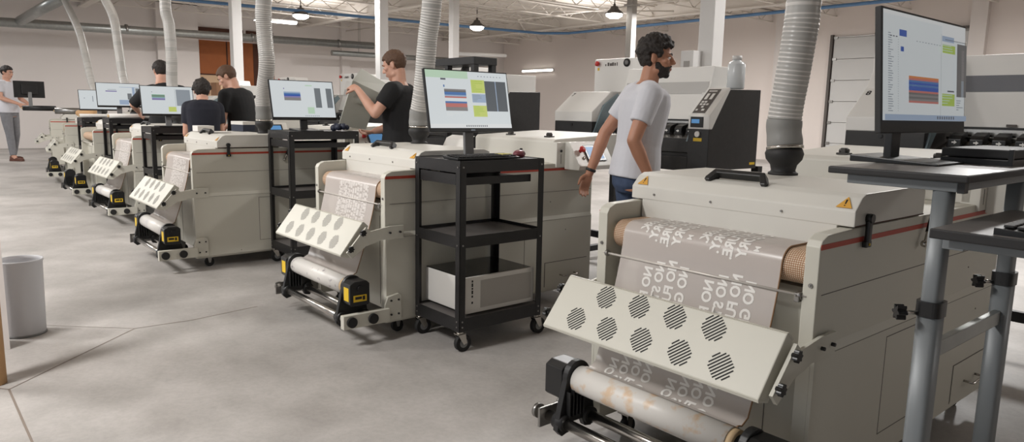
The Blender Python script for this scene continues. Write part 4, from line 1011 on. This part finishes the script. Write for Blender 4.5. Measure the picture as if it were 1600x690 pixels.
b = mb('black_soft'); b.box(.17, .62, -.13, .42, 1.04, 1.0615, .003); b.use('table_top'); b.box(.174, .616, -.126, .416, 1.0612, 1.062); b.use('leg_grey'); b.box(.2, .6, -.1, .4, 1.02, 1.04, .002); b.box(.155, .2, .0, .08, 1.0, 1.04, .002); b.build('keyboard_shelf', t)
b = mb('black_plastic')
t = thing('drawing_tablet_case', 'flat black case lying right of the monitor on the grey desk', 'case', (-.68, 2.33, 1.173))
b.box(-.11, .07, -.03, .34, 0, .02, .003); b.build('lower_half', t); b = mb('black_soft'); b.box(-.11, .07, -.025, .34, .022, .047, .004); b.build('upper_half', t); b = mb('black_plastic'); b.box(.06, .072, -.032, -.02, .0, .049, .002); b.build('corner', t)
keyboard('black keyboard on the lower shelf at the right edge', (-.40, 1.905, 1.063), PI/2, .4, .14)

# printers at the far end of each line
PR = {1: ('white printer numbered 8 behind the nearest dryer', '8'), 2: ('black and white printer numbered 7 behind the walking man', '7'), 3: ('printer with black side cabinet left of printer 7', None), 4: ('white printer behind the man in black holding a panel', None), 5: ('printer beyond the two workers in dark shirts', None), 6: ('printer at the far left carrying a brown carton', None)}
PX = {1: (-1.96, 4.2), 2: (-4.44, 4.2), 3: (-6.86, 4.2), 4: (-9.5, 4.2), 5: (-11.75, 4.2), 6: (-14.5, 4.25)}
p0 = make_printer(PR[1][0], (*PX[1], 0), 0, '8', tail=False); p0['group'] = 'printers behind the dryers'
p1 = make_printer(PR[2][0], (*PX[2], 0), 0, '7', band='band_grey'); p1['group'] = 'printers behind the dryers'
pb = make_printer(PR[3][0], (*PX[3], 0), band='band_grey'); pb['group'] = 'printers behind the dryers'
for k in (4, 5, 6):
    o = copy_tree(pb); o.location = (*PX[k], 0); o['label'] = PR[k][0]
t = thing('canister', 'translucent white canister on the black side cabinet of printer 7', 'canister', (-2.988, 4.62, 1.489))
b = mb('bottle'); b.rev([(.0, 0), (.058, 0), (.062, .01), (.062, .17), (.05, .19), (.03, .2), (.03, .22)], (0, 0, 0), 24); b.build('body', t); b = mb('column'); b.rev([(.034, .205), (.034, .235), (.001, .236)], (0, 0, 0), 18); b.build('cap', t)
t = thing('wall_box', 'small white box fixed to the big column behind printer 7', 'box', (-4.34, 6.02, 1.6)); b = mb('column'); b.box(-.13, .02, -.1, .04, 0, .32, .005); b.build('housing', t); b = mb('column_grey'); b.box(-.09, -.02, -.103, -.1, .1, .22); b.build('cover', t)

# black rack behind the large trolley monitor
t = thing('black_rack', 'tall open black rack behind the yellow-block monitor', 'rack', (-4.93, 3.70, 0))
b = mb('cart_black'); b.box(-.86, 0, 0, .25, 1.685, 1.75, .004); b.build('top_shelf', t)
for x, y in ((-.03, .03), (-.03, .22), (-.42, .22), (-.42, .03)): b = mb('cart_black'); b.box(x-.025, x+.025, y-.025, y+.025, 0, 1.69, .003); b.build('post', t)
for z in (.3, .8, 1.25): b = mb('cart_black'); b.box(-.45, 0, .0, .25, z, z+.03, .003); b.build('shelf', t)

# small things on the third dryer
def clamp(label, loc, rz):
    t = thing('clamp', label, 'clamp', loc, rz, 'black clamps on the third dryer lid'); b = mb('black_plastic'); b.prism([(-.03, 0), (.03, 0), (.03, .012), (.012, .05), (-.012, .05), (-.03, .012)], -.03, .03, 'x', .004); b.build('jaw', t); b = mb('black_soft'); b.box(-.012, .012, -.08, .0, .03, .042, .003, Matrix.Rotation(-.5, 4, 'X')); b.build('lever', t)
t = thing('film_box', 'dark blue and white box on the third dryer beside the duct', 'box', (-6.62, 2.33, 1.067), .2); b = mb('navy_box'); b.box(-.1, .1, -.06, .06, 0, .085, .003); b.build('box', t); b = mb('paper'); b.box(-.101, .101, -.061, .061, .06, .09, .002); b.build('lid', t)
for i in range(2): b = mb('paper'); b.box(-.075, .075, -.07, .07, 0, .006 if i == 0 else .05, .003); o = b.build('paper_stack' if i == 0 else 'white_tray'); o.location = ((-6.33, 2.03, 1.067), (-6.62, 1.98, 1.067))[i]; tag(o, ('thin stack of white paper on the third dryer lid', 'small white tray on the third dryer lid beside the black clamps')[i], ('paper', 'tray')[i])
# left edge: bin, tube
t = thing('waste_bin', 'pale grey waste bin at the left edge beside the white post', 'bin', (-4.735, .395, 0))
b = mb('bin_grey'); b.rev([(.001, 0), (.098, 0), (.104, .012), (.112, .413), (.1165, .418), (.1165, .43), (.109, .43), (.106, .41), (.099, .02), (.001, .018)], (0, 0, 0), 40); b.build('shell', t); b = mb('grey_plastic'); b.rev([(.104, .0), (.107, .0), (.107, .012), (.104, .012)], (0, 0, 0), 40); b.build('base_ring', t)
t = thing('cardboard_tube', 'upright brown cardboard tube at the left edge', 'tube', (-3.945, .185, 0)); b = mb('cardboard'); b.rev([(.04, 0), (.06, 0), (.06, 1.3), (.04, 1.3)], (0, 0, 0), 30); b.build('tube', t)
# far left odds and ends
t = thing('carton', 'brown cardboard carton near the leftmost hanging duct', 'carton', (-14.31, 4.60, 1.483), .1); b = mb('box_brown'); b.box(-.13, .13, -.1, .1, 0, .24, .004); b.build('box', t); b = mb('tan_board'); b.box(-.131, .131, -.02, .02, .0, .242); b.build('tape', t)
def roll(label, loc, rz, m, r=.035, l=.6, core='core_card'):
    t = thing('film_roll', label, 'roll', loc, rz); b = mb(m); b.rev([(.018, 0), (r, .001), (r, l-.001), (.018, l)], (-l/2, 0, r), 24, (1, 0, 0)); b.build('film', t); b = mb(core); b.cyl((-l/2-.02, 0, r), (l/2+.02, 0, r), .018, 16); b.build('core', t)
roll('white film roll lying in front of the violet-bar monitor', (-10.36, 2.2, 1.104), PI/2, 'paper', .03, .5)
roll('white film roll lying in front of the blank bluish monitor', (-13.1, 2.3, 1.06), PI/2, 'paper', .03, .5)
roll('black film roll in front of the man in white', (-16.75, 1.95, 1.118), 1.3, 'black', .05, .55)
roll('silver film roll right of the black roll on the farthest machine', (-16.35, 2.45, 1.066), 1.3, 'steel', .06, .6)
roll('tan roll on the lid of the dryer left of the bluish monitor', (-13.95, 2.3, 1.066), .4, 'cardboard', .05, .5)

# ------------------------------------------------------------------ people
person('person', 'bearded person in a white T-shirt and jeans walking between the dryers', (-2.93, 3.50, 0), -.45,
       dict(pelvis=(0, -.02, .94), chest=(0, .02, 1.29), neck=(0, .045, 1.49), head=(0, .095, 1.64), headrot=(-.05, 0, -.5), twist=.1,
            shR=(.185, -.02, 1.415), shL=(-.18, .03, 1.42), elR=(.215, -.13, 1.14), elL=(-.25, -.13, 1.17), wrR=(.2, .0, .90), wrL=(-.27, -.22, .9),
            hipR=(.09, 0, .9), hipL=(-.09, -.02, .9), knR=(.1, .2, .51), knL=(-.1, .04, .5), anR=(.1, .27, .1), anL=(-.1, -.2, .13), ftL=.4, handR=((0, .1, -1), (-1, .2, 0))),
       'tee_white', 'jeans', 'skin_tan', 'hair_dark', 'wavy', True, .0075, 1.0, watch='L', sleeve=.62)
P2 = person('person', 'person in a black T-shirt lifting a grey panel', (-5.31, 3.2, 0), 2.15,
       dict(neck=(0, .0, 1.52), head=(0, .05, 1.66), headrot=(-.35, 0, .1), shL=(-.19, -.02, 1.445), elL=(-.27, .09, 1.255), wrL=(-.20, .29, 1.455), shR=(.185, .02, 1.445), elR=(.23, .1, 1.17), wrR=(.12, .30, 1.10),
            handL=((.35, .7, .2), (.4, -.3, -.9), 1, .9), handR=((-.1, .9, -.3), (0, .2, 1), 1, .8)),
       'tee_black', 'jeans', 'skin', 'hair_brown', 'crop', False, .0078, 1.0, sleeve=.6)
person('person', 'person in a black T-shirt with short fair hair looking down, right of the curly-haired worker', (-7.895, 2.78, 0), 2.2,
       dict(chest=(0, .03, 1.28), neck=(0, .09, 1.48), head=(0, .175, 1.6), headrot=(-.6, 0, .35), shL=(-.19, .07, 1.4), shR=(.19, .07, 1.4), elL=(-.22, .1, 1.12), wrL=(-.12, .28, 1.04), elR=(.22, .12, 1.13), wrR=(.12, .3, 1.06)),
       'tee_black', 'jeans', 'skin', 'hair_brown', 'crop', False, .010, 1.0)
person('person', 'person with curly dark hair in a navy T-shirt seen from behind', (-7.63, 2.29, 0), 1.35,
       dict(neck=(0, .04, 1.48), head=(0, .085, 1.585), headrot=(-.3, 0, 0), shR=(.15, .02, 1.40), shL=(-.15, .02, 1.4), elR=(.18, .03, 1.12), wrR=(.15, .22, 1.02), elL=(-.18, .05, 1.12), wrL=(-.16, .24, 1.05)),
       'tee_navy', 'jeans', 'skin', 'hair_dark', 'curly', False, .009, .905)
person('person', 'dark-haired person in a black shirt, back turned, behind the green-block monitor', (-9.78, 2.46, 0), 1.3,
       dict(chest=(0, .05, 1.3), neck=(-.03, .12, 1.5), head=(-.02, .19, 1.66), headrot=(-.2, 0, .3), shR=(.2, .08, 1.42), shL=(-.2, .08, 1.4), elL=(-.34, .15, 1.25), wrL=(-.3, .36, 1.16), elR=(.28, .15, 1.2), wrR=(.2, .38, 1.1)),
       'tee_black', 'jeans', 'skin', 'hair_dark', 'short', False, .010, 1.03, sleeve=1.0)
person('person', 'person in a white shirt and grey trousers standing at the far left', (-19.1, 1.66, 0), -.75,
       dict(elR=(.25, .05, 1.18), wrR=(.14, .3, 1.08), elL=(-.25, .05, 1.18), wrL=(-.1, .32, 1.08), headrot=(-.15, 0, .0), knR=(.11, .06, .5), anR=(.14, .12, .085), anL=(-.14, -.1, .085)),
       'tee_white', 'jeans_grey', 'skin', 'hair_dark', 'short', False, .011, 1.15)
# the panel he holds
o = thing('panel', 'greenish grey sheet metal panel held by the man in black', 'panel', (-5.62, 3.0, 1.3))
def sheet(q, th=.012):
    q = [Vector(p)-Vector((-5.62, 3.0, 1.3)) for p in q]; n = (q[1]-q[0]).cross(q[3]-q[0]).normalized()*th
    b = mb('panel_grey'); A = [b.bm.verts.new(p) for p in q]; B = [b.bm.verts.new(p-n) for p in q]
    fs = [b.bm.faces.new(A), b.bm.faces.new(B[::-1])]+[b.bm.faces.new((A[i], B[i], B[(i+1) % 4], A[(i+1) % 4])) for i in range(4)]
    bmesh.ops.recalc_face_normals(b.bm, faces=fs); b._tag(fs); b._bev(A+B, .003); return b
sheet([(-5.62, 2.923, 1.527), (-5.62, 2.785, 1.142), (-5.62, 3.046, 1.114), (-5.62, 3.176, 1.433)]).build('sheet', o)
sheet([(-5.622, 2.923, 1.529), (-5.622, 3.176, 1.435), (-5.74, 3.349, 1.508), (-5.74, 3.074, 1.641)]).build('folded_edge', o)

# ------------------------------------------------------------------ camera, world, view
f, pi_, ro, yaw = 1109.24, .1538, .0199, .8704
fw = Vector((-math.sin(yaw)*math.cos(pi_), math.cos(yaw)*math.cos(pi_), -math.sin(pi_))); rt = Vector((math.cos(yaw), math.sin(yaw), 0)); dn = -(rt.cross(fw))
R_ = rt*math.cos(ro)-dn*math.sin(ro); Dn = rt*math.sin(ro)+dn*math.cos(ro); U_ = -Dn
cam = bpy.data.cameras.new('camera'); cam.sensor_width = 36; cam.lens = f*36/1600; cam.clip_end = 200; cam.clip_start = .05
co = bpy.data.objects.new('camera', cam); COL.objects.link(co)
co.matrix_world = Matrix(((R_.x, U_.x, -fw.x, 0), (R_.y, U_.y, -fw.y, 0), (R_.z, U_.z, -fw.z, 1.3), (0, 0, 0, 1)))
sc = bpy.context.scene; sc.camera = co
w = bpy.data.worlds.new('world'); sc.world = w; w.use_nodes = True
w.node_tree.nodes['Background'].inputs[0].default_value = (.82, .86, .92, 1); w.node_tree.nodes['Background'].inputs[1].default_value = .62
sc.view_settings.view_transform = 'Standard'; sc.view_settings.look = 'None'; sc.view_settings.exposure = 0; sc.view_settings.gamma = 1; sc.view_settings.use_curve_mapping = False
sc.cycles.use_denoising = True
